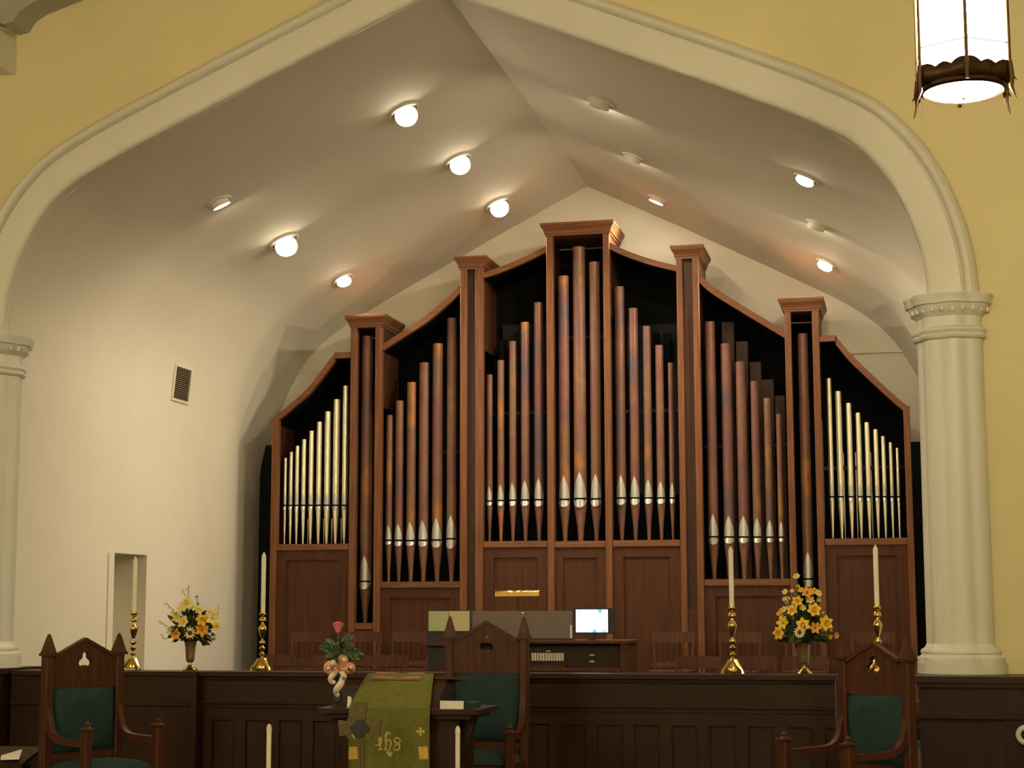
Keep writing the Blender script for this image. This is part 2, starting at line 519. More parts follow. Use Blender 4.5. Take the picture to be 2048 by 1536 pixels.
# arch moulding
SEC = [(0.0, 0.02), (-0.012, -0.035), (0.0, -0.06), (0.03, -0.075), (0.265, -0.075), (0.272, -0.045), (0.288, -0.04), (0.295, -0.075), (0.315, -0.105), (0.345, -0.115), (0.375, -0.10), (0.40, -0.06), (0.415, 0.0)]
mb = MB()
rows = [[] for _ in SEC]
for i, p in enumerate(ARCH2):
    a = ARCH2[max(i - 1, 0)]; c = ARCH2[min(i + 1, n - 1)]
    t0 = Vector((p[0] - a[0], p[1] - a[1])); t1 = Vector((c[0] - p[0], c[1] - p[1]))
    if t0.length < 1e-6: t0 = t1
    if t1.length < 1e-6: t1 = t0
    t0.normalize(); t1.normalize()
    n0 = Vector((-t0.y, t0.x)); n1 = Vector((-t1.y, t1.x))
    nn = (n0 + n1).normalized(); sc = 1 / max(0.4, nn.dot(n0))
    for q, (o, y) in enumerate(SEC):
        rows[q].append((p[0] + nn.x * o * sc, y, p[1] + nn.y * o * sc))
mb.grid(rows)
struct(mb, 'trim_1', 'trim_paint', smooth=True, angle=40)

# floors and the unseen nave round the camera
struct(MB().box(-11, 11, -24, -4.6, -0.7, -0.6), 'floor', 'nave_floor')
struct(MB().box(-11, 11, -4.6, 0.36, -0.7, 0.0), 'floor_platform', 'carpet')
mb = MB().box(-4.59, 4.59, 0.36, 4.9, -0.1, 0.25).box(-4.59, 4.59, 4.9, YB, -0.1, 0.5)
struct(mb, 'floor_choir', 'carpet')
for s, nm in ((-1, 'wall_nave_left'), (1, 'wall_nave_right')):
    mb = MB(); wq(mb, s * 11, -24, 0, -0.6, 7.5, -0.6, 7.5)
    struct(mb, nm, 'yellow_paint')
mb = MB(); b = 0
mb.v = [(-11, -24, -0.6), (11, -24, -0.6), (11, -24, 7.5), (0, -24, 10.5), (-11, -24, 7.5)]; mb.f = [(0, 1, 2, 3, 4)]
struct(mb, 'wall_nave_rear', 'yellow_paint')
mb = MB(); mb.v = [(-11, -24, 7.5), (-11, 0, 7.5), (0, 0, 10.5), (0, -24, 10.5), (11, -24, 7.5), (11, 0, 7.5)]
mb.f = [(0, 1, 2, 3), (3, 2, 5, 4)]
struct(mb, 'ceiling_nave', 'nave_ceiling')

# ------------------------------------------------------------------ columns
def column(sx, label):
    t = thing('clustered_column', label, 'column', (sx * 4.47, 0.12, 1.141), 0, 'arch columns')
    kw = dict(n=72, lobe=0.10, nl=8)
    MB().lathe([(0.37, 0), (0.37, 0.085)], **dict(kw, lobe=0.05)).build('plinth', 'column_paint', t)
    MB().lathe([(0.36, 0.085), (0.365, 0.105), (0.36, 0.13), (0.335, 0.145), (0.325, 0.155), (0.335, 0.17), (0.33, 0.19), (0.30, 0.21), (0.285, 0.24)], **kw).build('base', 'column_paint', t)
    MB().lathe([(0.285, 0.22), (0.283, 1.2), (0.28, 2.0), (0.28, 2.79)], **kw).build('shaft', 'column_paint', t)
    MB().lathe([(0.28, 2.745), (0.305, 2.755), (0.315, 2.775), (0.305, 2.795), (0.315, 2.805), (0.32, 2.82), (0.31, 2.84), (0.28, 2.855)], **kw).build('neck_ring', 'column_paint', t)
    cap = MB().lathe([(0.28, 2.83), (0.28, 2.94), (0.30, 2.955), (0.315, 2.975), (0.335, 3.005), (0.345, 3.035), (0.365, 3.04), (0.37, 3.055), (0.37, 3.085), (0.38, 3.10), (0.38, 3.12), (0.33, 3.125)], **kw).build('capital', 'column_paint', t)
    # small carved leaves round the bell of the capital
    mb = MB()
    for k in range(24):
        a = 2 * PI * k / 24
        mb.ball((0.335 * math.cos(a) * 0.98, 0.335 * math.sin(a) * 0.98, 2.995), 0.019, 6, 4, 1.4)
    mb.build('leaf_carving', 'column_paint', cap)
    return t
column(-1, 'cream clustered column carrying the arch beside the chancel side wall, cut by photo edge')
column(1, 'cream clustered column under the arch near the hanging lantern')

# ------------------------------------------------------------------ nave rib and corbel at the top left
t = thing('ceiling_rib', 'grey curved ceiling rib springing from a pale corbel in the upper corner', 'ceiling rib', at(0, 138, -0.2))
cz = at(0, 138, -0.2)
q = lambda px, py: (at(px, py, -0.2).x, at(px, py, -0.2).z)
mb = MB().prism_y([q(-60, 138), q(9, 138), q(11, 120), q(8, 100), q(9, 66), q(-60, 66)], -0.34, -0.0)
mb.build('corbel', 'trim_paint', t, world=True, fix=True)
lo = [q(-60, 30), q(0, 44), q(18, 57), q(38, 52), q(52, 30), q(75, 15), q(120, -3), q(190, -30), q(300, -75), q(420, -130)]
hi = [q(-60, -60), q(-30, -60), q(-10, -60), q(0, -70), q(20, -80), q(50, -95), q(100, -115), q(190, -150), q(300, -200), q(420, -260)]
MB().band_y(hi, lo, -0.32, 0.0).build('rib', 'rib_paint', t, world=True, fix=True)

# ------------------------------------------------------------------ panelled dado under the columns
def wainscot(s, label):
    X0, X1 = (4.1, 10.99) if s > 0 else (-10.99, -4.1)
    YF = -0.60
    t = thing('panelled_dado', label, 'wainscot', ((X0 + X1) / 2, YF, 0))
    xin = X0 if s > 0 else X1
    MB().box(X0, X1, YF + 0.03, 0.9 if False else -0.001, 0, 1.09).build('body', 'walnut', t, world=True)
    MB().box(min(xin, xin + s * 0.17), max(xin, xin + s * 0.17), 0.0, 0.65, 0, 1.085).build('return_body', 'walnut', t, world=True)
    e = 0.03
    a, bq = (X0 - e, X1) if s > 0 else (X0, X1 + e)
    MB().box(a, bq, YF - 0.02, -0.0005, 1.09, 1.14).build('cap', 'walnut_rail', t, world=True)
    MB().box(a if s > 0 else xin - 0.17, xin + 0.17 if s > 0 else bq, 0.0, 0.66, 1.085, 1.139).build('return_cap', 'walnut_rail', t, world=True)
    MB().box(a + 0.01, bq - 0.01, YF, YF + 0.03, 1.055, 1.09).build('bed_moulding', 'walnut_rail', t, world=True)
    MB().box(a + 0.005, bq - 0.005, YF - 0.012, YF + 0.03, 0.815, 0.855).build('dado_moulding', 'walnut_rail', t, world=True)
    MB().box(xin - e if s > 0 else xin, xin if s > 0 else xin + e, YF + 0.03, 0.65, 0.815, 0.855).build('side_moulding', 'walnut', t, world=True)
    MB().box(a + 0.01, bq - 0.01, YF + 0.005, YF + 0.03, 0.0, 0.12).build('skirting', 'walnut_rail', t, world=True)
    x = X0 + 0.02 if s > 0 else X1 - 0.02
    k = 0
    while k < 6:
        x0 = x + s * (0.0 + k * 0.62)
        lo_, hi_ = sorted((x0, x0 + s * 0.09))
        MB().box(lo_, hi_, YF + 0.012, YF + 0.03, 0.12, 0.815).build('stile', 'walnut', t, world=True)
        k += 1
    return t
wainscot(-1, 'dark panelled dado under the column beside the chancel side wall')
wainscot(1, 'dark panelled dado under the column near the hanging lantern')

# ------------------------------------------------------------------ choir rail
RX0, RX1 = -4.06, 3.42
t = thing('choir_rail', 'long dark wooden panelled choir rail carrying flowers and candlesticks', 'rail', (0, 0.15, 0))
SPL = -2.23
MB().box(RX0, RX1, 0.09, 0.27, 0.0, 1.08).build('core', 'walnut', t, world=True)
MB().bbox(SPL, RX1 + 0.02, 0.0, 0.34, 1.08, 1.12, 0.012).build('cap', 'walnut_rail', t, world=True)
MB().bbox(RX0, SPL - 0.002, -0.06, 0.34, 1.08, 1.12, 0.012).build('cap', 'walnut_rail', t, world=True)
MB().box(SPL, RX1, 0.045, 0.09, 1.05, 1.08).build('bed_moulding', 'walnut_rail', t, world=True)
MB().box(SPL, RX1, 0.075, 0.09, 0.86, 1.05).build('frieze_board', 'walnut_rail', t, world=True)
mb = MB(); mb.band_y([(SPL, 0.862), (RX1, 0.862)], [(SPL, 0.838), (RX1, 0.838)], 0.025, 0.09)
mb.build('moulding', 'walnut_rail', t, world=True, fix=True)
MB().box(SPL, RX1, 0.05, 0.09, 0.80, 0.838).build('lower_moulding', 'walnut_rail', t, world=True)
MB().box(SPL, RX1, 0.065, 0.09, 0.69, 0.80).build('top_rail', 'walnut_rail', t, world=True)
MB().box(SPL, RX1, 0.06, 0.09, 0.0, 0.14).build('skirting', 'walnut_rail', t, world=True)
x = SPL + 0.02
while x < RX1 - 0.05:
    MB().box(x, x + 0.10, 0.065, 0.09, 0.14, 0.69).build('stile', 'walnut', t, world=True)
    MB().box(x + 0.12, x + 0.30, 0.08, 0.09, 0.16, 0.67).build('panel', 'walnut', t, world=True)
    x += 0.32
MB().box(SPL - 0.05, SPL + 0.012, -0.05, 0.09, 0.0, 1.08).build('corner_post', 'walnut', t, world=True)
MB().box(RX0, SPL - 0.05, -0.035, 0.09, 0.86, 1.08).build('frieze_board', 'walnut_rail', t, world=True)
MB().box(RX0, SPL - 0.05, -0.055, 0.09, 0.815, 0.86).build('moulding', 'walnut_rail', t, world=True)
MB().box(RX0, SPL - 0.05, -0.03, 0.09, 0.0, 0.815).build('lower_board', 'walnut', t, world=True)

# ------------------------------------------------------------------ recessed lamps in the vault
LAMPS = [  # pixel, swing along the chancel (minus = towards the nave), lens radius (wider ones include lamp glare), label
    (808, 221, -0.95, 0.125, 'recessed spotlight in the upper row over the vent-side slope, nearest the arch'),
    (916, 320, -0.85, 0.125, 'recessed spotlight in the upper row over the vent-side slope, middle of three'),
    (995, 408, -0.85, 0.125, 'recessed spotlight in the upper row over the vent-side slope, nearest the organ'),
    (440, 403, 0.26, 0.10, 'recessed spotlight on the vent-side cove, nearest the arch, edge-on with light band'),
    (568, 482, -1.05, 0.135, 'large glaring round spotlight on the vent-side cove, middle of the lower row'),
    (686, 558, -0.42, 0.10, 'recessed spotlight on the vent-side cove just above the outer organ tower'),
    (1203, 204, 0.40, 0.105, 'unlit-looking recessed spotlight trim on the lantern-side slope, nearest the arch'),
    (1267, 313, 0.35, 0.10, 'recessed spotlight trim in the middle of the lantern-side upper row'),
    (1315, 398, 0.10, 0.10, 'faint recessed spotlight trim on the lantern-side slope, nearest the organ gable'),
    (1612, 356, -0.32, 0.10, 'bright oval spotlight on the lantern-side cove, nearest the arch'),
    (1635, 448, 0.35, 0.10, 'recessed spotlight on the lantern-side cove hidden above a bright crescent of light'),
    (1652, 527, -0.36, 0.10, 'bright oval spotlight on the lantern-side cove, nearest the organ'),
]
for i, (px, py, sw, r, lab) in enumerate(LAMPS):
    d = ray(px, py).normalized()
    hit, nrm, _, _ = BVH.ray_cast(CAM, d)
    if hit is None:
        continue
    if nrm.dot(d) > 0: nrm = -nrm
    t = thing('recessed_spotlight', lab, 'spotlight', hit, 0, 'recessed spotlights in the chancel ceiling')
    ax = (nrm + Vector((0, 1, 0)) * sw).normalized()
    if sw < -0.6:
        ax = (nrm * 0.55 + (CAM - hit).normalized()).normalized()
    def disc_frame(axis):
        u = axis.orthogonal().normalized()
        return u, axis.cross(u).normalized()
    def lathe_on(mbx, axis, prof, origin=Vector((0, 0, 0)), n=28, cap=True):
        u, v = disc_frame(axis)
        b = len(mbx.v)
        for (rr, h) in prof:
            for k in range(n):
                a = 2 * PI * k / n
                mbx.v.append(tuple(origin + axis * h + (u * math.cos(a) + v * math.sin(a)) * rr))
        for j in range(len(prof) - 1):
            for k in range(n):
                l = (k + 1) % n
                mbx.f.append((b + j * n + k, b + j * n + l, b + (j + 1) * n + l, b + (j + 1) * n + k))
        if cap:
            mbx.f.append(tuple(b + k for k in reversed(range(n))))
            mbx.f.append(tuple(b + (len(prof) - 1) * n + k for k in range(n)))
        return mbx
    lathe_on(MB(), nrm, [(r * 1.38, -0.01), (r * 1.38, 0.012), (r * 1.30, 0.02), (r * 1.12, 0.02), (r * 1.10, -0.01)]).build('trim_ring', 'white_metal', t, fix=True)
    lift = (0.045 if sw > 0 else 0.02) + r * 0.55 * math.sqrt(max(0, 1 - nrm.dot(ax) ** 2))
    o = nrm * lift
    dp = 0.05 if sw < -0.6 else 0.004
    lathe_on(MB(), ax, [(r * 1.0, -0.12), (r * 1.05, -0.03), (r * 1.04, 0.0), (r * 0.96, 0.0), (r * 0.95, -dp - 0.004)], o).build('eyeball', 'white_metal', t, fix=True)
    m = lathe_on(MB(), ax, [(r * 0.94, -dp - 0.002), (r * 0.94, -dp + 0.002)], o)
    m.build('lens', 'lamp_lens_wide' if sw > 0.2 else 'lamp_lens', t, fix=True)
    ld = bpy.data.lights.new('beam', 'SPOT')
    ld.energy = SPOT_W * (0.75, 1.0, 1.15)[i % 3]; ld.color = SPOT_RGB; ld.spot_size = math.radians(88); ld.spot_blend = 0.7; ld.shadow_soft_size = 0.07
    lo_ = bpy.data.objects.new('beam', ld); COL.objects.link(lo_); lo_.parent = t
    lo_.location = o + ax * 0.02
    goal = (Vector((math.copysign(4.3, nrm.x), 4.4, 1.1)), Vector((math.copysign(4.5, nrm.x), 6.4, 1.5)), Vector((math.copysign(1.6, nrm.x), 6.5, 3.2)))[i % 3]
    bd = (goal - hit).normalized()      # front and middle lamps wash the side walls, the last ones the organ
    lo_.rotation_mode = 'QUATERNION'; lo_.rotation_quaternion = bd.to_track_quat('-Z', 'Y')

# ------------------------------------------------------------------ hanging lantern in the nave
def lantern(loc, label, rz):
    t = thing('hanging_lantern', label, 'lantern', loc, rz, 'nave lanterns')
    R, H = 0.257, 1.35
    hexp = [(R * math.cos(PI / 3 * k - PI / 2), R * math.sin(PI / 3 * k - PI / 2)) for k in range(6)]
    for k in range(6):
        p, q2 = Vector((*hexp[k], 0)), Vector((*hexp[(k + 1) % 6], 0))
        m = MB(); z0, z1 = 0.10, H
        dn = ((p + q2) / 2).normalized() * 0.006
        a, bq = p * 0.975, q2 * 0.975
        m.v = [(a.x, a.y, z0), (bq.x, bq.y, z0), (bq.x, bq.y, z1), (a.x, a.y, z1), (a.x - dn.x, a.y - dn.y, z0), (bq.x - dn.x, bq.y - dn.y, z0), (bq.x - dn.x, bq.y - dn.y, z1), (a.x - dn.x, a.y - dn.y, z1)]
        m.f = [(0, 1, 2, 3), (7, 6, 5, 4), (0, 4, 5, 1), (1, 5, 6, 2), (2, 6, 7, 3), (3, 7, 4, 0)]
        m.build('glass_pane', 'lantern_glass', t, smooth=False)
        MB().tube([(p.x, p.y, 0.0), (p.x, p.y, H)], [0.011, 0.006], 8).build('corner_bar', 'bronze', t)
        MB().tube([tuple(p * 1.0 + Vector((0, 0, 0.215))), tuple(q2 * 1.0 + Vector((0, 0, 0.215)))], 0.0035, 6).build('cross_bar', 'bronze', t)
        # lower band with a wavy crest
        m = MB(); top_ = []; bot_ = []
        for j in range(13):
            u = j / 12
            c = p.lerp(q2, u) * 1.012
            crest = 0.098 + 0.018 * abs(math.sin(u * PI * 3)) + 0.02 * abs(2 * u - 1) ** 3
            top_.append((c.x, c.y, crest)); bot_.append((c.x * 0.985, c.y * 0.985, 0.028))
        m.grid([bot_, top_])
        band = m.build('band', 'bronze', t)
        sm = band.modifiers.new('thickness', 'SOLIDIFY'); sm.thickness = 0.006
        e = p.normalized()
        if k in (0, 3):
            continue
        MB().tube([tuple(p * 1.01 + Vector((0, 0, 0.12))), tuple(p * 1.03 + Vector((0, 0, 0.04))), tuple(p * 1.02 + Vector((0, 0, -0.02))), tuple(p + e * 0.03 + Vector((0, 0, -0.085)))], [0.012, 0.016, 0.012, 0.002], 6).build('spur', 'bronze', t)
        MB().tube([tuple(p * 1.03 + Vector((0, 0, 0.045))), tuple(p * 1.03 + e * 0.03 + Vector((0, 0, 0.01)))], [0.009, 0.002], 5).build('thorn', 'bronze', t)
    m = MB().lathe([(R * 0.82, 0.035), (R * 0.865, 0.028), (R * 0.87, 0.01), (R * 0.80, 0.0), (R * 0.765, 0.012)], 0, 0, 40, cap=False)
    m.build('bottom_ring', 'bronze', t, fix=True)
    MB().lathe([(R * 0.775, 0.02), (R * 0.72, 0.002), (R * 0.55, -0.012), (R * 0.3, -0.02), (0.004, -0.022)], 0, 0, 40).build('bottom_lens', 'lantern_lens', t, fix=True)
    m = MB().plate([(hx_ * 0.985, hy_ * 0.985) for hx_, hy_ in hexp], [[(R * 0.80 * math.cos(2 * PI * j / 32), R * 0.80 * math.sin(2 * PI * j / 32)) for j in range(32)]], 0.0, 0.012)
    m.v = [(v[0], v[2], 0.03 + v[1]) for v in m.v]
    m.build('bottom_plate', 'bronze', t, fix=True)
    MB().ball((0, 0, -0.028), 0.009).build('knob', 'bronze', t)
    MB().lathe([(R * 1.05, H), (R * 1.08, H + 0.05), (R * 0.8, H + 0.12), (R * 0.3, H + 0.24), (0.03, H + 0.32)], 0, 0, 6).build('roof', 'bronze', t, smooth=False)
    MB().tube([(0, 0, H + 0.3), (0, 0, 8.2 - loc[2])], 0.012, 6).build('hanging_rod', 'bronze', t)
    return t
lp = at(1927, 186, -5.6)
lantern(lp, 'glowing hexagonal bronze lantern hanging in front of the yellow wall', math.atan2(CAM.x - lp.x, lp.y - CAM.y) * -1.0)
lantern((-4.6, -7.6, lp.z), 'added unseen nave lantern across the aisle, outside the picture', 0.2)  # this and the next four are unseen lanterns added to light the nave
lantern((5.6, -12.5, lp.z), 'added unseen rear nave lantern above the viewer side, outside the picture', 0.1)
lantern((-3.4, -13.5, lp.z), 'added unseen rear nave lantern across the aisle, outside the picture', 0.3)
lantern((6.4, -19.5, lp.z), 'added unseen last nave lantern near the rear wall, outside the picture', 0.1)
lantern((-3.4, -19.5, lp.z), 'added unseen last lantern across the aisle near the rear wall, outside the picture', 0.3)
# ------------------------------------------------------------------ pipe organ
YO = 6.50            # front of the case
YP = YO + 0.17       # axis of the front pipes
YBK = YO + 0.80      # back of the case
FLOOR_O = 0.5
oz = lambda px, py, Y=YO: at(px, py, Y).z
ox = lambda px, py, Y=YO: at(px, py, Y).x
org = thing('pipe_organ', 'large oak pipe organ case with copper and silver display pipes', 'pipe organ', (0.03, YO + 0.4, FLOOR_O))
def part(mb, name, mat, parent=org, **k):
    return mb.build(name, mat, parent, world=True, **k)
POSTS = {}
def post(key, px0, px1, py, ztop):
    x0, x1 = ox(px0, py), ox(px1, py)
    POSTS[key] = (x0, x1)
    part(MB().bbox(x0, x1, YO - 0.02, YO + 0.09, FLOOR_O, ztop, 0.006), 'post', 'oak')
CAPZ = {'T1': oz(731, 631), 'T2': oz(943, 514.5), 'T3': oz(1157, 445.5), 'T4': oz(1374, 492.5), 'T5': oz(1604, 597)}
CH = 0.165
post('P0', 545, 557, 850, oz(551, 836))
for k, a in (('T1', ((702, 714), (751, 764), 700)), ('T2', ((921, 934), (951, 966), 590)), ('T3', ((1093, 1106), (1206.5, 1219.5), 550)), ('T4', ((1353, 1365), (1385, 1398), 560)), ('T5', ((1569, 1582), (1624, 1638), 650))):
    post(k + 'L', a[0][0], a[0][1], a[2], CAPZ[k] - CH + 0.01)
    post(k + 'R', a[1][0], a[1][1], a[2], CAPZ[k] - CH + 0.01)
post('P9', 1807, 1820, 840, oz(1812, 812))
# cornice caps on the towers
for k in ('T1', 'T2', 'T3', 'T4', 'T5'):
    x0, x1 = POSTS[k + 'L'][0], POSTS[k + 'R'][1]
    z1 = CAPZ[k]
    m = MB(); rows = []
    big = 0.068
    prof = [(0.0, 0.0), (0.008, 0.0), (0.008, 0.03), (0.022, 0.032), (0.022, 0.048), (0.026, 0.06), (0.036, 0.085), (0.052, 0.105), (big - 0.008, 0.118), (big - 0.008, 0.13), (big, 0.134), (big, 0.165), (big - 0.01, 0.168), (0.0, 0.168)]
    def ring(e, h):
        return [(x0 - e, YO - 0.02 - e, z1 - CH + h), (x1 + e, YO - 0.02 - e, z1 - CH + h), (x1 + e, YBK + e * 0.3, z1 - CH + h), (x0 - e, YBK + e * 0.3, z1 - CH + h), (x0 - e, YO - 0.02 - e, z1 - CH + h)]
    m.grid([ring(e, h) for e, h in prof])
    b = len(m.v); m.v += ring(0, 0.168)[:4] + ring(0, 0.0)[:4]; m.f += [(b, b + 1, b + 2, b + 3), (b + 7, b + 6, b + 5, b + 4)]
    part(m, 'cornice', 'oak_rail', fix=True, angle=25)
# sides of the towers above the swept rails
for k in ('T1', 'T2', 'T3', 'T4', 'T5'):
    for sd in 'LR':
        x0, x1 = POSTS[k + sd]
        xa, xb = (x0 + 0.004, x0 + 0.024) if sd == 'L' else (x1 - 0.024, x1 - 0.004)
        part(MB().box(xa, xb, YO + 0.09, YBK, CAPZ[k] - CH - 1.05, CAPZ[k] - CH + 0.005), 'tower_side', 'oak_recess')
# swept top rails
def rail_band(top_px, th, xa, xb, name='swept_rail'):
    pts = [(ox(px, py), oz(px, py)) for px, py in top_px]
    pts[0] = (xa, pts[0][1]); pts[-1] = (xb, pts[-1][1])
    top_ = resample(pts, 4)
    bot_ = []
    for i, p in enumerate(top_):
        a = top_[max(i - 1, 0)]; c = top_[min(i + 1, len(top_) - 1)]
        sl = (c[1] - a[1]) / max(1e-6, c[0] - a[0])
        bot_.append((p[0], p[1] - th * math.sqrt(1 + min(sl * sl, 1.4))))
    part(MB().band_y(top_, bot_, YO, YO + 0.07), name, 'oak_rail', fix=True)
    # case roof behind it, the interior's shade put into its colour
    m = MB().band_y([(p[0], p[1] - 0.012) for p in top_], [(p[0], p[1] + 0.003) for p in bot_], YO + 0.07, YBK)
    part(m, 'case_roof', 'void_shade', fix=True)
    return top_
TH = 0.072
rA = rail_band([(545, 837), (580, 808), (614, 777), (645, 738), (670, 705)], TH, POSTS['P0'][0] , ox(670, 705))
part(MB().box(ox(669, 705), POSTS['T1L'][0], YO, YO + 0.07, oz(690, 705) - 0.072, oz(690, 704)), 'top_rail', 'oak_rail')
part(MB().box(ox(669, 705), POSTS['T1L'][0], YO + 0.07, YBK, oz(690, 705) - 0.065, oz(690, 704) - 0.01), 'case_roof', 'void_shade')
rB = rail_band([(764, 689), (801, 665), (848, 634), (895, 594), (921, 569)], 0.078, POSTS['T1R'][1], POSTS['T2L'][0])
rC = rail_band([(966, 545), (994, 536), (1041, 517), (1093, 492)], 0.072, POSTS['T2R'][1], POSTS['T3L'][0])
rD = rail_band([(1220, 485), (1250, 500), (1300, 517.5), (1353, 531)], 0.072, POSTS['T3R'][1], POSTS['T4L'][0])
rE = rail_band([(1398, 547), (1429, 575), (1484, 610), (1539, 643), (1569, 661)], 0.078, POSTS['T4R'][1], POSTS['T5L'][0])
part(MB().box(POSTS['T5R'][1], ox(1673, 671), YO, YO + 0.07, oz(1655, 671) - 0.072, oz(1655, 671)), 'top_rail', 'oak_rail')
part(MB().box(POSTS['T5R'][1], ox(1673, 671), YO + 0.07, YBK, oz(1655, 671) - 0.065, oz(1655, 671) - 0.01), 'case_roof', 'void_shade')
rF = rail_band([(1671, 671), (1703, 709), (1757, 761), (1807, 806), (1815, 812)], TH, ox(1671, 671), POSTS['P9'][1])
# one board per bay behind the pipes, coloured with the void's shade
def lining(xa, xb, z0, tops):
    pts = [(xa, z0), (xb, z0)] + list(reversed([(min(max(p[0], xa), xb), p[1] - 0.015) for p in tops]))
    part(MB().prism_y(pts, YBK - 0.03, YBK), 'shade_backing', 'void_shade', fix=True)
RAILS = {'A': rA + [(POSTS['T1L'][0] + 0.06, oz(690, 704))], 'B': rB, 'C': rC, 'D': rD, 'E': rE, 'F': [(POSTS['T5R'][1] - 0.06, oz(1655, 671))] + rF}
zl = FLOOR_O
BAYS = [('A', 'P0', 'T1L', 1088, rA[0][1], oz(690, 704)), ('t1', 'T1L', 'T1R', 1246, CAPZ['T1'] - CH, CAPZ['T1'] - CH), ('B', 'T1R', 'T2L', 1163, rB[0][1], rB[-1][1]), ('t2', 'T2L', 'T2R', 1222, CAPZ['T2'] - CH, CAPZ['T2'] - CH), ('C', 'T2R', 'T3L', 1082, rC[0][1], rC[-1][1]), ('t3', 'T3L', 'T3R', 1082, CAPZ['T3'] - CH, CAPZ['T3'] - CH), ('D', 'T3R', 'T4L', 1080, rD[0][1], rD[-1][1]), ('t4', 'T4L', 'T4R', 1218, CAPZ['T4'] - CH, CAPZ['T4'] - CH), ('E', 'T4R', 'T5L', 1158, rE[0][1], rE[-1][1]), ('t5', 'T5L', 'T5R', 1240, CAPZ['T5'] - CH, CAPZ['T5'] - CH), ('F', 'T5R', 'P9', 1076.5, oz(1655, 671), rF[-1][1])]
SILL = {}
for k, l, r, py, za, zb in BAYS:
    xa = POSTS[l][1] if l != 'P0' else POSTS[l][1]
    xb = POSTS[r][0]
    lining(xa - 0.06, xb + 0.06, zl, RAILS.get(k, [(xa - 0.06, za), (xb + 0.06, zb)]))
    pxm = 1024
    zs = oz({'A': 625, 't1': 728, 'B': 840, 't2': 937, 'C': 1030, 't3': 1157, 'D': 1288, 't4': 1378, 'E': 1490, 't5': 1612, 'F': 1730}[k], py)
    SILL[k] = zs
    if k in ('t2', 't4'):
        part(MB().box(xa, xb, YO + 0.06, YO + 0.085, FLOOR_O, za), 'recessed_board', 'oak_recess')
        part(MB().box(xa, xb, YO - 0.005, YO + 0.06, FLOOR_O, zs), 'plinth_board', 'oak_panel')
        continue
    part(MB().bbox(xa, xb, YO - 0.012, YO + 0.10, zs - 0.078, zs, 0.01), 'sill', 'oak_rail')
    part(MB().box(xa, xb, YO + 0.10, YBK - 0.03, zs - 0.05, zs - 0.02), 'chest', 'void_shade')
    if k in ('t1', 't5'):
        part(MB().box(xa, xb, YO + 0.005, YO + 0.07, FLOOR_O, zs - 0.078), 'plinth_board', 'oak_panel')
        continue
    # frame and panel below the sill
    fw = 0.135 if k != 't3' else 0.11
    zt = zs - 0.078
    part(MB().box(xa, xb, YO + 0.012, YO + 0.06, zt - 0.13, zt), 'frame_rail', 'oak_panel')
    part(MB().box(xa, xb, YO + 0.012, YO + 0.06, FLOOR_O, FLOOR_O + 0.15), 'frame_rail', 'oak_panel')
    part(MB().box(xa, xa + fw, YO + 0.012, YO + 0.06, FLOOR_O + 0.15, zt - 0.13), 'frame_stile', 'oak_panel')
    part(MB().box(xb - fw, xb, YO + 0.012, YO + 0.06, FLOOR_O + 0.15, zt - 0.13), 'frame_stile', 'oak_panel')
    part(MB().box(xa + fw, xb - fw, YO + 0.036, YO + 0.06, FLOOR_O + 0.15, zt - 0.13), 'panel', 'oak_panel')
for l in ('P0', 'P9'):
    x0, x1 = POSTS[l]
    xa, xb = (x0 + 0.003, x0 + 0.02) if l == 'P0' else (x1 - 0.02, x1 - 0.003)
    part(MB().box(xa, xb, YO + 0.09, YBK, FLOOR_O, oz(548, 846) if l == 'P0' else oz(1815, 820)), 'case_side', 'oak_recess')

# low boards closing the case against the side walls
for xa, xb, zt_ in ((-4.585, POSTS['P0'][0], oz(535, 886)), (POSTS['P9'][1], 4.585, oz(1832, 880))):
    part(MB().box(xa, xb, YB - 0.10, YB - 0.06, FLOOR_O, zt_ + 0.07), 'return_board', 'chamber_grey')

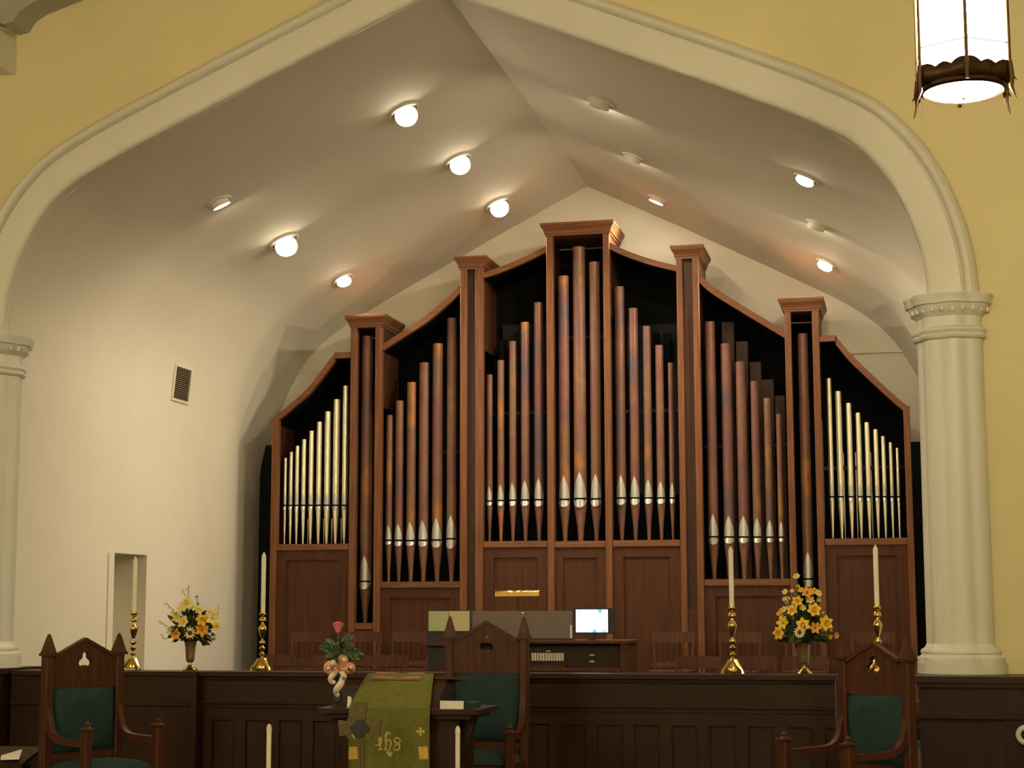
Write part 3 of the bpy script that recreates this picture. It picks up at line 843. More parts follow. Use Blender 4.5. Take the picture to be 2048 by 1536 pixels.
# pipes
K_PX = lambda px, py, Y: (at(px + 0.5, py, Y) - at(px - 0.5, py, Y)).length * 0.985
def pipe(bay, tx, ty, tw, mx, my, mw, apex, lipb, mat):
    """display pipe: (tx,ty) top, (mx,my) mouth, all read off the facade plane"""
    ztop = oz(tx, ty, YP); zm = oz(mx, my, YP)
    x = (ox(tx, ty, YP) + 2 * ox(mx, my, YP)) / 3 if mat == 'copper' else (ox(tx, ty, YP) + ox(mx, my, YP)) / 2
    r = 0.5 * tw * K_PX(tx, ty, YP)
    zs = SILL[bay] - 0.03
    zlb = oz(mx, lipb, YP)
    m = MB()
    if mat == 'copper':
        prof = [(max(0.35 * r, 0.012), zs), (r * 0.55, zs + (zlb - zs) * 0.45), (r * 0.97, zlb - 0.01), (r, zm), (r, ztop), (r * 0.88, ztop), (r * 0.88, ztop - 0.25)]
    else:
        prof = [(max(0.33 * r, 0.009), zs), (r * 0.95, zlb), (r, zm), (r, ztop), (r * 0.86, ztop), (r * 0.86, ztop - 0.2)]
    m.lathe(prof, x, YP, 22)
    o = part(m, 'pipe', mat, angle=30)
    # mouth: leaf-shaped upper lip, dark slot, rounded lower lip
    za = oz(mx, apex, YP)
    sl = 0.010
    rows = []
    NS, NT = 9, 10
    for j in range(NT + 1):
        t = j / NT
        wd = (1 - t ** 2.1) * 0.94 + 0.02 * (1 - t)
        row = []
        for i in range(NS):
            s = -1 + 2 * i / (NS - 1)
            xx = s * wd * r * 1.02
            ph = min(0.97, abs(xx) / (r * 1.045))
            yy = -r * 1.045 * math.sqrt(1 - ph * ph) - 0.004 * (1 - t)
            if mat == 'silver_pipe': yy = -r * 1.02 * math.sqrt(1 - ph * ph)
            row.append((x + xx, YP + yy, zm + sl + (za - zm - sl) * t))
        rows.append(row)
    part(MB().grid(rows), 'upper_lip', 'silver_lip', parent=o, angle=60)
    part(MB().box(x - r * 0.97, x + r * 0.97, YP - r * 1.03, YP, zm - sl * 0.9, zm + sl), 'mouth_slot', 'slot_black', parent=o)
    rows = []
    for j in range(NT + 1):
        t = j / NT
        wd = math.sqrt(max(0, 1 - (t * 0.995) ** 2.4))
        row = []
        for i in range(NS):
            s = -1 + 2 * i / (NS - 1)
            xx = s * wd * r * 1.03
            ph = min(0.96, abs(xx) / (r * 1.08))
            yy = -(r * 1.02 + 0.020 * t) * math.sqrt(1 - ph * ph)
            row.append((x + xx, YP + yy - 0.004, zm - sl + (zlb - zm + sl) * t))
        rows.append(row)
    part(MB().grid(list(reversed(rows))), 'lower_lip', 'silver_lip', parent=o, angle=60)
    return o
C = 'copper'
pipe('t1', 738, 673, 22, 730, 1163, 22, 1110, 1179, C)
for a in ((781, 830.5, 13, 777, 1081, 12.5, 1050, 1090), (801, 802, 16, 797, 1081, 14.5, 1048, 1093), (826, 765, 18, 820.5, 1081.5, 15.5, 1044, 1092.5), (850.5, 726, 19, 846, 1081, 16, 1041, 1094), (877.5, 688, 20, 873.5, 1080.5, 18, 1036, 1096), (906, 637, 20, 902.5, 1078, 19.5, 1030, 1098)):
    pipe('B', *a, C)
for a in ((980.3, 750, 12.5, 978.5, 1002.4, 13, 973, 1012), (1003, 721, 13.7, 1001, 1001.5, 14.5, 969, 1013), (1027, 683, 14.3, 1025, 1001, 16, 966, 1013), (1051, 645, 17, 1050.5, 1000.5, 17, 961, 1013), (1078, 606, 18.3, 1078, 1000, 18.5, 957, 1014)):
    pipe('C', *a, C)
for a in ((1129, 553, 22, 1128.5, 999.5, 20, 952, 1015), (1160, 495, 25, 1160, 998, 22, 945, 1016), (1190, 525, 21, 1192, 998.5, 21, 948, 1014)):
    pipe('t3', *a, C)
for a in ((1242.5, 574, 19.5, 1241, 996.5, 20, 950, 1011), (1269, 617, 18.5, 1269, 996.5, 19, 952, 1011), (1295, 653, 16.3, 1296.5, 996.5, 16.5, 959, 1009), (1320, 691, 16.3, 1321.5, 996.5, 15.5, 963, 1009), (1341.5, 726, 11.5, 1345, 996.5, 14, 965, 1008)):
    pipe('D', *a, C)
for a in ((1422.5, 644, 20, 1426, 1074, 20, 1029, 1090), (1453, 688, 21, 1458, 1074.5, 18, 1032, 1088), (1483, 724, 21, 1487, 1074.5, 17.5, 1032, 1087), (1510, 763, 17, 1514.5, 1074.5, 16.5, 1036, 1086.5), (1536, 797, 15.5, 1539.5, 1075, 14.5, 1040, 1085.5), (1558, 828, 12, 1563, 1075, 13, 1043, 1084)):
    pipe('E', *a, C)
pipe('t5', 1607, 668, 21, 1616, 1158, 22, 1104, 1174, C)
S = 'silver_pipe'
for tx, ty, tw in ((571.3, 916, 6.6), (583, 904, 7.4), (595.5, 892, 8), (609, 879, 8.8), (624, 862, 9.7), (640, 844, 10.7), (657, 823.5, 12), (675, 799, 13), (693, 772, 11.5)):
    pipe('A', tx, ty, tw, tx - 3.2 * (1011 - ty) / 160, 1011, tw, 986, 1020, S)
for tx, ty, tw in ((1657, 757, 10.5), (1676, 783, 12.6), (1697, 806.5, 11.5), (1716, 826, 10.8), (1733.5, 845, 10.2), (1751, 859, 9.6), (1766, 872.5, 8.4), (1781, 885, 7.3), (1794.5, 896, 6.6)):
    pipe('F', tx, ty, tw, tx + 6.0 * (994 - ty) / 200, 994, tw, 968, 1003, S)
# rack bars that steady the pipes, and the dark pipes of the second rank
YR = YP + 0.20
for l, r, px, py in (('T1R', 'T2L', 840, 905), ('T2R', 'T3L', 1030, 826), ('T3L', 'T3R', 1157, 675), ('T3R', 'T4L', 1288, 822), ('T4R', 'T5L', 1490, 892), ('T5R', 'P9', 1730, 935), ('P0', 'T1L', 625, 960)):
    z = oz(px, py, YP + 0.14)
    part(MB().box(POSTS[l][1], POSTS[r][0], YP + 0.13, YP + 0.15, z - 0.02, z + 0.02), 'pipe_rack', 'chamber_wood')
for cx, ty, wd in ((1456, 645, 24), (1484, 684, 23), (1511, 725, 22), (1535, 760, 24), (1560, 792, 19)):
    x = ox(cx, ty, YR + 0.1); r = 0.5 * wd * K_PX(cx, ty, YR + 0.1)
    part(MB().box(x - r, x + r, YR + 0.05, YR + 0.22, SILL['E'], oz(cx, ty, YR + 0.1)), 'wooden_pipe', 'chamber_wood')
for cx, ty, wd in ((1312, 667, 12), (1334, 667, 14), (1006, 680, 13), (1040, 672, 14)):
    x = ox(cx, ty, YR + 0.15); r = 0.5 * wd * K_PX(cx, ty, YR + 0.15)
    part(MB().box(x - r, x + r, YR + 0.1, YR + 0.2, SILL['C'], oz(cx, ty, YR + 0.15)), 'wooden_pipe', 'void_shade')
for l, r, px in (('T2R', 'T3L', 1030), ('T3R', 'T4L', 1288)):
    part(MB().box(POSTS[l][1] + 0.1, POSTS[r][0] - 0.02, YBK - 0.12, YBK - 0.1, SILL['C'] + 0.6, oz(px, 650, YBK - 0.1)), 'swell_front', 'chamber_grey')
for cx, r in ((1644.5, 0.014), (1711, 0.010), (1686, 0.012), (1741, 0.009)):
    x = ox(cx, 900, YR)
    part(MB().lathe([(r * 0.4, SILL['F']), (r, SILL['F'] + 0.45), (r, oz(cx, 842 if cx < 1650 else 905, YR))], x, YR, 12), 'back_pipe', 'silver_pipe')
for cx, r in ((616, 0.010), (648, 0.012), (664, 0.012), (683, 0.013)):
    x = ox(cx, 1050, YR)
    part(MB().lathe([(r * 0.5, SILL['A']), (r * 1.4, SILL['A'] + 0.35)], x, YR, 12), 'back_pipe', 'silver_pipe')

# ------------------------------------------------------------------ organ console, lamp, screen, sheet
YC = 3.2
cz = 0.25
t = thing('organ_console', 'low wooden organ console with a row of white stop tabs behind the rail', 'organ console', (at(1090, 1320, YC).x, YC + 0.4, cz))
def cpart(mb, name, mat, **k):
    return mb.build(name, mat, t, world=True, **k)
cx0, cx1 = ox(905, 1300, YC), ox(1252, 1300, YC)
ztop = oz(1150, 1281, YC)
cpart(MB().box(cx0 + 0.04, cx1 - 0.06, YC + 0.16, YC + 0.75, cz, ztop - 0.03), 'case', 'walnut')
cpart(MB().bbox(cx0, cx1 + 0.03, YC - 0.02, YC + 0.78, ztop - 0.03, ztop, 0.01), 'lid', 'choir_wood')
cpart(MB().box(cx0, cx0 + 0.06, YC, YC + 0.75, cz, ztop - 0.03), 'side', 'choir_wood')
cpart(MB().box(cx1 - 0.06, cx1, YC, YC + 0.75, cz, ztop - 0.03), 'side', 'choir_wood')
zk = oz(1100, 1331, YC)
cpart(MB().box(cx0 + 0.06, cx1 - 0.06, YC - 0.05, YC + 0.16, zk - 0.06, zk - 0.02), 'key_slip', 'choir_wood')
for i in range(12):
    a = ox(1063.5 + i * 5.45, 1314, YC + 0.15); b2 = ox(1063.5 + i * 5.45 + 4.1, 1314, YC + 0.15)
    cpart(MB().bbox(a, b2, YC + 0.135, YC + 0.16, oz(1095, 1321.5, YC + 0.15), oz(1095, 1306, YC + 0.15), 0.003), 'stop_tab', 'ivory')
cpart(MB().box(ox(1092, 1300, YC + 0.15), ox(1101, 1300, YC + 0.15), YC + 0.15, YC + 0.162, oz(1096, 1303.5, YC + 0.15), oz(1096, 1301, YC + 0.15)), 'name_plate', 'brass')
for k in range(24):
    a = ox(1062 + k * 2.9, 1336, YC); 
    cpart(MB().box(a, a + 0.013, YC - 0.02, YC + 0.12, zk - 0.02, zk), 'key', 'choir_wood')
for py in (1310, 1323):
    p = at(1184, py, YC + 0.15)
    cpart(MB().box(p.x - 0.025, p.x + 0.025, YC + 0.145, YC + 0.162, p.z - 0.008, p.z + 0.008), 'switch', 'ivory')
# music desk
a, b2 = at(940, 1222, YC + 0.25), at(1145, 1222, YC + 0.25)
zb = ztop
m = MB().box(a.x, b2.x, YC + 0.25, YC + 0.262, zb, a.z)
cpart(m, 'music_desk', 'acrylic')
cpart(MB().box(b2.x - 0.025, b2.x - 0.005, YC + 0.235, YC + 0.252, zb, zb + 0.16), 'desk_bracket', 'white_metal')
cpart(MB().box(a.x - 0.02, b2.x + 0.02, YC + 0.19, YC + 0.27, zb, zb + 0.02), 'desk_ledge', 'black_plastic')
# brass lamp
lc = at(1036, 1186, YC + 0.35)
t2 = thing('music_lamp', 'brass bar lamp standing over the organ music desk', 'lamp', (lc.x, YC + 0.35, ztop))
l0, l1 = at(992, 1184, YC + 0.35), at(1080, 1184, YC + 0.35)
hl = 0.032
m = MB(); rows = []
for s in (-1, 1):
    xx = l0.x if s < 0 else l1.x
    rows.append([(xx, YC + 0.35 + math.cos(q3) * 0.05, lc.z + math.sin(q3) * hl) for q3 in [PI * j / 10 + 0.0 for j in range(11)]])
m.grid(rows)
o = m.build('shade', 'brass', t2, world=True)
o.modifiers.new('thickness', 'SOLIDIFY').thickness = 0.004
MB().box(l0.x, l1.x, YC + 0.30, YC + 0.308, lc.z - 0.034, lc.z + 0.012).build('shade_front', 'brass', t2, world=True)
MB().tube([(lc.x, YC + 0.35, ztop), (lc.x, YC + 0.36, lc.z - 0.05), (lc.x, YC + 0.35, lc.z)], 0.006).build('stem', 'bronze', t2, world=True)
MB().lathe([(0.07, ztop), (0.07, ztop + 0.012), (0.02, ztop + 0.025)], lc.x, YC + 0.35, 20).build('foot', 'brass', t2, world=True)
for dx in (-0.02, 0.03):
    MB().ball((lc.x + dx, YC + 0.305, lc.z - 0.036), 0.009).build('switch_knob', 'brass', t2, world=True)
# finial-like small brass fitting on the desk
bp = at(1046, 1240, YC + 0.2)
single(MB().tube([(bp.x, YC + 0.2, ztop + 0.005), (bp.x + 0.01, YC + 0.2, bp.z - 0.03), (bp.x, YC + 0.2, bp.z + 0.03)], [0.012, 0.008, 0.004], 8).ball((bp.x, YC + 0.2, bp.z + 0.07), 0.02, 10, 6, 0.7).tube([(bp.x, YC + 0.2, bp.z + 0.02), (bp.x, YC + 0.2, bp.z + 0.06)], 0.006), 'page_clip_stand', 'brass', 'small brass stand in front of the organ music desk', 'stand')
# screen
s0, s1 = at(1151, 1265, YC + 0.1), at(1228, 1217, YC + 0.1)
t3 = thing('monitor', 'small glowing flat screen at the end of the organ console', 'monitor', ((s0.x + s1.x) / 2, YC + 0.12, ztop))
MB().bbox(s0.x - 0.02, s1.x, YC + 0.1, YC + 0.135, s0.z - 0.015, s1.z + 0.008, 0.006).build('frame', 'black_plastic', t3, world=True)
e0, e1 = at(1152, 1264.5, YC + 0.098), at(1215.5, 1219, YC + 0.098)
MB().box(e0.x, e1.x, YC + 0.096, YC + 0.1, e0.z, e1.z).build('screen', 'screen', t3, world=True)
MB().box(s0.x + 0.13, s0.x + 0.2, YC + 0.09, YC + 0.18, ztop, s0.z).build('stand', 'black_plastic', t3, world=True)
# sheet of music
g0, g1 = at(857, 1262, YC + 0.2), at(939, 1222, YC + 0.2)
t4 = thing('sheet_music', 'pale green and cream open sheet music at the end of the organ console', 'sheet music', ((g0.x + g1.x) / 2, YC + 0.2, ztop))
xm = (g0.x + g1.x) / 2
MB().box(g0.x, xm - 0.003, YC + 0.2, YC + 0.206, g0.z, g1.z).build('page', 'green_paper', t4, world=True)
MB().box(xm + 0.003, g1.x, YC + 0.2, YC + 0.206, g0.z, g1.z).build('page', 'cream_paper', t4, world=True)
MB().box(g0.x - 0.01, g1.x + 0.01, YC + 0.207, YC + 0.22, ztop - 0.3, g1.z + 0.012).build('backing_board', 'black_plastic', t4, world=True)
MB().box(g0.x - 0.05, cx0 + 0.05, YC + 0.1, YC + 0.3, ztop - 0.06, ztop - 0.03).build('ledge', 'choir_wood', t4, world=True)

# ------------------------------------------------------------------ choir chairs
def choir_chair(px, py, Y, floor, label, proto=[None]):
    p = at(px, py, Y)
    if proto[0] is None:
        c = thing('choir_chair', label, 'chair', (0, 0, 0), 0, 'slat-back choir chairs behind the rail')
        hw, H = 0.245, 0.90
        for s in (-1, 1):
            MB().tube([(s * hw * 0.86, 0.02, 0), (s * hw * 0.88, 0.0, 0.45), (s * hw * 0.98, 0.07, H - 0.03)], 0.021, 4).build('back_leg', 'choir_wood', c)
            MB().tube([(s * hw * 0.9, -0.40, 0), (s * hw * 0.9, -0.40, 0.43)], 0.020, 4).build('front_leg', 'choir_wood', c)
        rows = []
        def crest(z0, z1, y):
            m = MB(); f = []; g = []
            for i in range(9):
                s = -1 + i / 4
                yy = y + 0.03 * (1 - s * s)
                f.append((s * hw * 1.03, yy, z0)); g.append((s * hw * 1.03, yy + 0.012, z1 + 0.012 * (1 - s * s)))
            m.grid([f, g])
            m.grid([[(v[0], v[1] + 0.022, v[2]) for v in g], [(v[0], v[1] + 0.022, v[2]) for v in f]])
            m.grid([g, [(v[0], v[1] + 0.022, v[2]) for v in g]])
            m.grid([[(v[0], v[1] + 0.022, v[2]) for v in f], f])
            return m
        crest(H - 0.12, H, 0.045).build('crest_rail', 'choir_wood', c, fix=True)
        crest(0.50, 0.545, -0.01).build('lower_rail', 'choir_wood', c, fix=True)
        for i in range(6):
            s = (-1 + 2 * (i + 0.5) / 6) * hw * 0.86
            MB().tube([(s, 0.03, 0.53), (s * 1.02, 0.06, 0.66), (s * 1.06, 0.085, H - 0.11)], 0.014, 6, flat=(1.2, 0.5)).build('slat', 'choir_wood', c)
        MB().bbox(-hw, hw, -0.44, 0.02, 0.425, 0.46, 0.02).build('seat', 'choir_wood', c)
        MB().box(-hw * 0.9, hw * 0.9, -0.41, -0.39, 0.2, 0.23).build('stretcher', 'choir_wood', c)
        proto[0] = c
    else:
        c = copy_tree(proto[0]); c['label'] = label
    c.location = (p.x, Y, floor)
    c.rotation_euler.z = 0.0
    return c
CZ = 0.5
ords = ['first', 'second', 'third']
for i, px in enumerate((618, 722, 820)):
    choir_chair(px, 1270, 5.75, CZ, 'back-row slat-back choir chair on the rose side, %s from the chancel side wall' % ords[i])
for i, px in enumerate((1346, 1479, 1611, 1745)):
    choir_chair(px, 1270, 5.75, CZ, ['slat-back choir chair in the back row nearest the glowing screen', 'slat-back choir chair in the back row behind the candlestick beside the yellow bouquet', 'slat-back choir chair in the back row behind the bouquet near the lantern-side column', 'slat-back choir chair in the back row behind the pulpit chair near the lantern-side column'][i])
for i, (px, lab) in enumerate(((560, 'front-row choir chair showing only its crest, by the candlestick next to the organ edge'), (662, 'front-row choir chair showing only its crest behind the rose bow'), (768, 'front-row choir chair showing only its crest beside the rose fern'), (1395, 'front-row choir chair showing only its crest beside the candlestick by the bouquet'), (1507, 'front-row choir chair showing only its crest between candlestick and bouquet'), (1610, 'front-row choir chair showing only its crest behind the bouquet vase'), (1800, 'front-row choir chair showing only its crest beside the lantern-side column base'))):
    choir_chair(px, 1326, 4.3, 0.25, lab)
# ------------------------------------------------------------------ vent in the side wall
def on_wall(px, py):
    return BVH.ray_cast(CAM, ray(px, py).normalized())[0]
c0, c1, c2 = on_wall(351, 733), on_wall(380.5, 742), on_wall(349, 797)
vw, vh = (c1 - c0).length, (c0 - c2).length
tilt = math.atan2(c0.x - c2.x, c0.z - c2.z)
t = thing('wall_vent', 'small louvred air vent high on the cream chancel side wall', 'vent', (c2.x, (c0.y + c1.y) / 2, c2.z))
t.rotation_euler = (0, tilt, 0)
hv = vw / 2
MB().box(-0.01, 0.022, -hv - 0.03, -hv, -0.03, vh + 0.03).box(-0.01, 0.022, hv, hv + 0.03, -0.03, vh + 0.03).box(-0.01, 0.022, -hv, hv, vh, vh + 0.03).box(-0.01, 0.022, -hv, hv, -0.03, 0.0).build('frame', 'plaster', t)
MB().box(-0.01, 0.004, -hv, hv, 0, vh).build('backing', 'bronze', t)
for k in range(16):
    z = vh * (k + 0.5) / 16
    m = MB(); m.v = [(0.004, -hv, z + 0.006), (0.018, -hv, z - 0.004), (0.018, hv, z - 0.004), (0.004, hv, z + 0.006), (0.004, -hv, z + 0.002), (0.018, -hv, z - 0.008), (0.018, hv, z - 0.008), (0.004, hv, z + 0.002)]
    m.f = [(0, 1, 2, 3), (7, 6, 5, 4), (0, 4, 5, 1), (1, 5, 6, 2), (2, 6, 7, 3), (3, 7, 4, 0)]
    m.build('slat', 'vent_metal', t, smooth=False, fix=True)

# ------------------------------------------------------------------ candlesticks and candles on the rail
RT_Z = 1.1215
def candlestick(px, label, clabel, top_py, cup_py, proto=[None]):
    p = at(px, 1338, 0.17)
    ztop_, zc = oz(px, top_py, 0.17), oz(px, cup_py, 0.17)
    H = zc - RT_Z
    if proto[0] is None:
        t = thing('candlestick', label, 'candlestick', (0, 0, 0), 0, 'brass candlesticks on the rail')
        for k in range(3):
            a = 2 * PI * k / 3 + PI / 6 + PI
            MB().tube([(0.02 * math.cos(a), 0.02 * math.sin(a), 0.10), (0.055 * math.cos(a), 0.055 * math.sin(a), 0.055), (0.09 * math.cos(a), 0.09 * math.sin(a), 0.03), (0.10 * math.cos(a), 0.10 * math.sin(a), 0.0)], [0.03, 0.024, 0.014, 0.017], 8).build('foot', 'brass', t)
        prof = [(0.062, 0.018), (0.064, 0.035), (0.056, 0.055), (0.044, 0.085), (0.028, 0.11), (0.018, 0.125), (0.011, 0.135), (0.024, 0.145), (0.028, 0.158), (0.014, 0.172), (0.011, 0.185), (0.026, 0.20), (0.03, 0.213), (0.012, 0.232), (0.011, 0.24), (0.028, 0.255), (0.031, 0.27), (0.012, 0.29), (0.012, 0.30), (0.022, 0.33), (0.036, 0.372), (0.036, 0.38), (0.040, 0.392), (0.036, 0.41), (0.014, 0.44), (0.012, 0.455), (0.034, 0.472), (0.030, 0.492), (0.012, 0.512)]
        MB().lathe([(r, z * 0.5 / 0.512 * 1.0) for r, z in prof], 0, 0, 18).build('stem', 'brass', t, angle=60)
        MB().lathe([(0.012, 0.50), (0.034, 0.515), (0.038, 0.522), (0.03, 0.524), (0.025, 0.53), (0.024, 0.545)], 0, 0, 18).build('drip_pan', 'brass', t)
        proto[0] = t
    else:
        t = copy_tree(proto[0]); t['label'] = label
    sc = H / 0.53
    t.location = (p.x, 0.17, RT_Z); t.scale = (1, 1, sc)
    cl = ztop_ - zc
    m = MB().lathe([(0.0205, 0), (0.0205, cl - 0.045), (0.018, cl - 0.03), (0.008, cl - 0.012), (0.003, cl)], 0, 0, 18)
    c = thing('candle', clabel, 'candle', (p.x, 0.17, zc), 0, 'white candles on the rail')
    m.build('wax', 'candle_wax', c)
    MB().tube([(0, 0, cl - 0.004), (0.002, 0, cl + 0.012)], 0.0018, 5).build('wick', 'black_plastic', c)
candlestick(265, 'brass candlestick standing before the doorway recess in the side wall', 'tall white candle before the doorway recess in the side wall', 1113, 1226)
candlestick(524, 'brass candlestick standing before the outer edge of the organ near the vent-side wall', 'tall white candle before the outer edge of the organ near the vent-side wall', 1104, 1226)
candlestick(1466, 'brass candlestick standing on the rail between the glowing screen and the yellow bouquet', 'tall white candle between the glowing screen and the yellow bouquet', 1092, 1215)
candlestick(1758, 'brass candlestick half hidden behind the pulpit chair nearest the lantern-side column', 'tall white candle above the pulpit chair nearest the lantern-side column', 1089, 1213)

st = at(1758, 1338, 0.17)
t = thing('candle_stand', 'dark wooden stand behind the pulpit chair beside the lantern-side column', 'stand', (st.x, 0.17, 0))
MB().bbox(-0.11, 0.11, -0.11, 0.11, RT_Z - 0.035, RT_Z - 0.0015, 0.01).build('top', 'walnut', t)
MB().tube([(0, 0, 0.05), (0, 0, RT_Z - 0.03)], 0.03, 8).build('pole', 'walnut', t)
MB().lathe([(0.13, 0), (0.13, 0.02), (0.04, 0.06)], 0, 0, 20).build('foot', 'walnut', t)

# ------------------------------------------------------------------ vases and bouquets
def bloom_mesh(kind):
    m = MB()
    n = {'daffodil': 6, 'daisy': 12, 'lily': 6}[kind]
    L = 1.0
    wd = {'daffodil': 0.34, 'daisy': 0.15, 'lily': 0.30}[kind]
    for k in range(n):
        a = 2 * PI * k / n
        rows = []
        for j in range(5):
            t = j / 4
            w_ = wd * math.sin(PI * min(0.98, 0.12 + 0.85 * t)) ** 0.8
            rad = 0.12 + (L - 0.12) * t
            h = {'daffodil': 0.25 * t - 0.05, 'daisy': 0.08 * t, 'lily': 0.65 * t - 0.35 * t * t}[kind]
            row = []
            for s in (-1, 0, 1):
                row.append((rad * math.cos(a) - s * w_ * math.sin(a), rad * math.sin(a) + s * w_ * math.cos(a), h + (0.06 if s == 0 else 0.0)))
            rows.append(row)
        m.grid(rows)
    return m
BM = {}
def bloom(kind, mat, eye):
    key = (kind, mat)
    if key not in BM:
        BM[key] = bloom_mesh(kind).mesh('bloom', mat, angle=60)
        e = MB()
        if kind == 'daffodil':
            e.lathe([(0.12, 0.02), (0.2, 0.2), (0.28, 0.45), (0.33, 0.5), (0.26, 0.44), (0.15, 0.15)], 0, 0, 12)
        elif kind == 'daisy':
            e.lathe([(0.36, 0.06), (0.34, 0.14), (0.2, 0.2), (0.02, 0.22)], 0, 0, 12)
        else:
            e.lathe([(0.05, 0.0), (0.06, 0.4), (0.02, 0.6)], 0, 0, 8)
        BM[key + ('eye',)] = e.mesh('eye', eye)
    return BM[key], BM[key + ('eye',)]
leafm = None
def leaf_mesh(mat):
    m = MB(); rows = []
    for j in range(6):
        t = j / 5
        w_ = 0.22 * math.sin(PI * min(0.99, 0.06 + 0.94 * t)) ** 0.9
        rows.append([(-w_, t, 0.1 * math.sin(2.2 * t) + 0.05), (0, t, 0.12 * math.sin(2.2 * t)), (w_, t, 0.1 * math.sin(2.2 * t) + 0.05)])
    m.grid(rows)
    return m.mesh('leaf', mat, angle=60)
LEAF = {k: leaf_mesh(k) for k in ('leaf', 'leaf_dark', 'fern')}
def orient(o, loc, d, size, roll=0.0, up='Z'):
    o.location = loc
    o.rotation_mode = 'QUATERNION'
    from mathutils import Quaternion
    o.rotation_quaternion = Vector(d).to_track_quat(up, 'Y' if up == 'Z' else 'Z') @ Quaternion((0, 0, 1) if up == 'Z' else (0, 1, 0), roll)
    o.scale = (size, size, size)
def add(name, me, parent):
    o = bpy.data.objects.new(name, me); COL.objects.link(o); o.parent = parent
    return o
def vase(px, label):
    p = at(px, 1338, 0.17)
    t = thing('flower_vase', label, 'vase', (p.x, 0.17, RT_Z), 0, 'brass flower vases on the rail')
    MB().lathe([(0.068, 0), (0.07, 0.008), (0.055, 0.022), (0.035, 0.04), (0.018, 0.055)], 0, 0, 24).build('foot', 'brass', t)
    MB().lathe([(0.016, 0.05), (0.014, 0.065), (0.024, 0.075), (0.032, 0.08)], 0, 0, 24).build('knop', 'brass', t)
    MB().lathe([(0.034, 0.078), (0.042, 0.10), (0.046, 0.16), (0.052, 0.22), (0.060, 0.265), (0.064, 0.27), (0.055, 0.26), (0.040, 0.1)], 0, 0, 8).build('cup', 'dull_brass', t, smooth=False)
    return p
SPEC = {
    'daffodil': ('daffodil', 'petal_yellow', 'petal_orange'),
    'cream': ('daffodil', 'petal_cream', 'petal_yellow'),
    'daisy': ('daisy', 'petal_white', 'flower_eye'),
    'orange': ('lily', 'petal_orange', 'flower_eye'),
    'lily': ('lily', 'petal_yellow', 'petal_orange'),
    'cream_lily': ('lily', 'petal_cream', 'petal_orange'),
}
def bouquet(px, label, blooms, sprigs, seed):
    rnd = random.Random(seed)
    p = at(px, 1338, 0.17)
    base = Vector((p.x, 0.17, RT_Z + 0.265))
    t = thing('bouquet', label, 'bouquet', base, 0, 'bouquets in brass vases')
    core = Vector((0, 0, 0.16))
    MB().ball((0, 0, 0.10), 0.12, 10, 7, 1.0).build('foliage_core', 'leaf_dark', t)
    for (bx, by, sz, kind) in blooms:
        k, m1, m2 = SPEC[kind]
        dy = -0.10 - 0.05 * rnd.random()
        q = at(bx, by, 0.17 + dy) - base
        me, eye = bloom(k, m1, m2)
        d = Vector((q.x * 0.9, -0.22 - 0.12 * rnd.random(), (q.z - 0.12) * 0.6 + 0.02))
        if q.length > 0.001:
            st = MB().tube([(0, 0, -0.05), (q.x * 0.4, q.y * 0.4, q.z * 0.5), tuple(q)], 0.004, 5)
            st.build('stem', 'leaf', t)
        o = add('bloom', me, t); orient(o, q, d, sz * K_PX(bx, by, 0.1) * 0.64, rnd.random() * 3)
        add('eye', eye, o)
    for k in range(170):
        a = rnd.random() * 2 * PI; el = rnd.uniform(-0.75, 1.3)
        d = Vector((math.cos(a) * math.cos(el) * 1.15, math.sin(a) * math.cos(el) * 0.8, math.sin(el) * 1.15))
        o = add('leaf', LEAF['leaf' if rnd.random() < 0.45 else 'leaf_dark'], t)
        rr = rnd.uniform(0.06, 0.155)
        orient(o, core * 0.7 + d * rr, d + Vector((rnd.uniform(-0.5, 0.5), rnd.uniform(-0.5, 0.3), rnd.uniform(-0.5, 0.4))), rnd.uniform(0.055, 0.10), rnd.random() * 6, 'Y')
    for sp in sprigs:   # thin sprigs with small buds
        pts = [at(x, y, 0.14) - base for x, y in sp[0]]
        MB().tube([(0, 0, 0.05)] + [tuple(v) for v in pts], 0.003, 5).build('sprig', 'leaf', t)
        me, eye = bloom('daffodil', sp[1], 'petal_orange')
        N = sp[2]
        for j in range(N):
            u = (j + 0.5) / N
            i = min(int(u * (len(pts) - 1)), len(pts) - 2)
            q = pts[i].lerp(pts[i + 1], u * (len(pts) - 1) - i)
            o = add('bud', me, t)
            orient(o, q + Vector((rnd.uniform(-0.02, 0.02), -0.02, rnd.uniform(-0.01, 0.01))), (rnd.uniform(-0.5, 0.5), -0.9, rnd.uniform(-0.3, 0.6)), sp[3] * 1.5, rnd.random() * 3)
    return t
vase(380, 'dull brass fluted vase on the rail before the cream side wall')
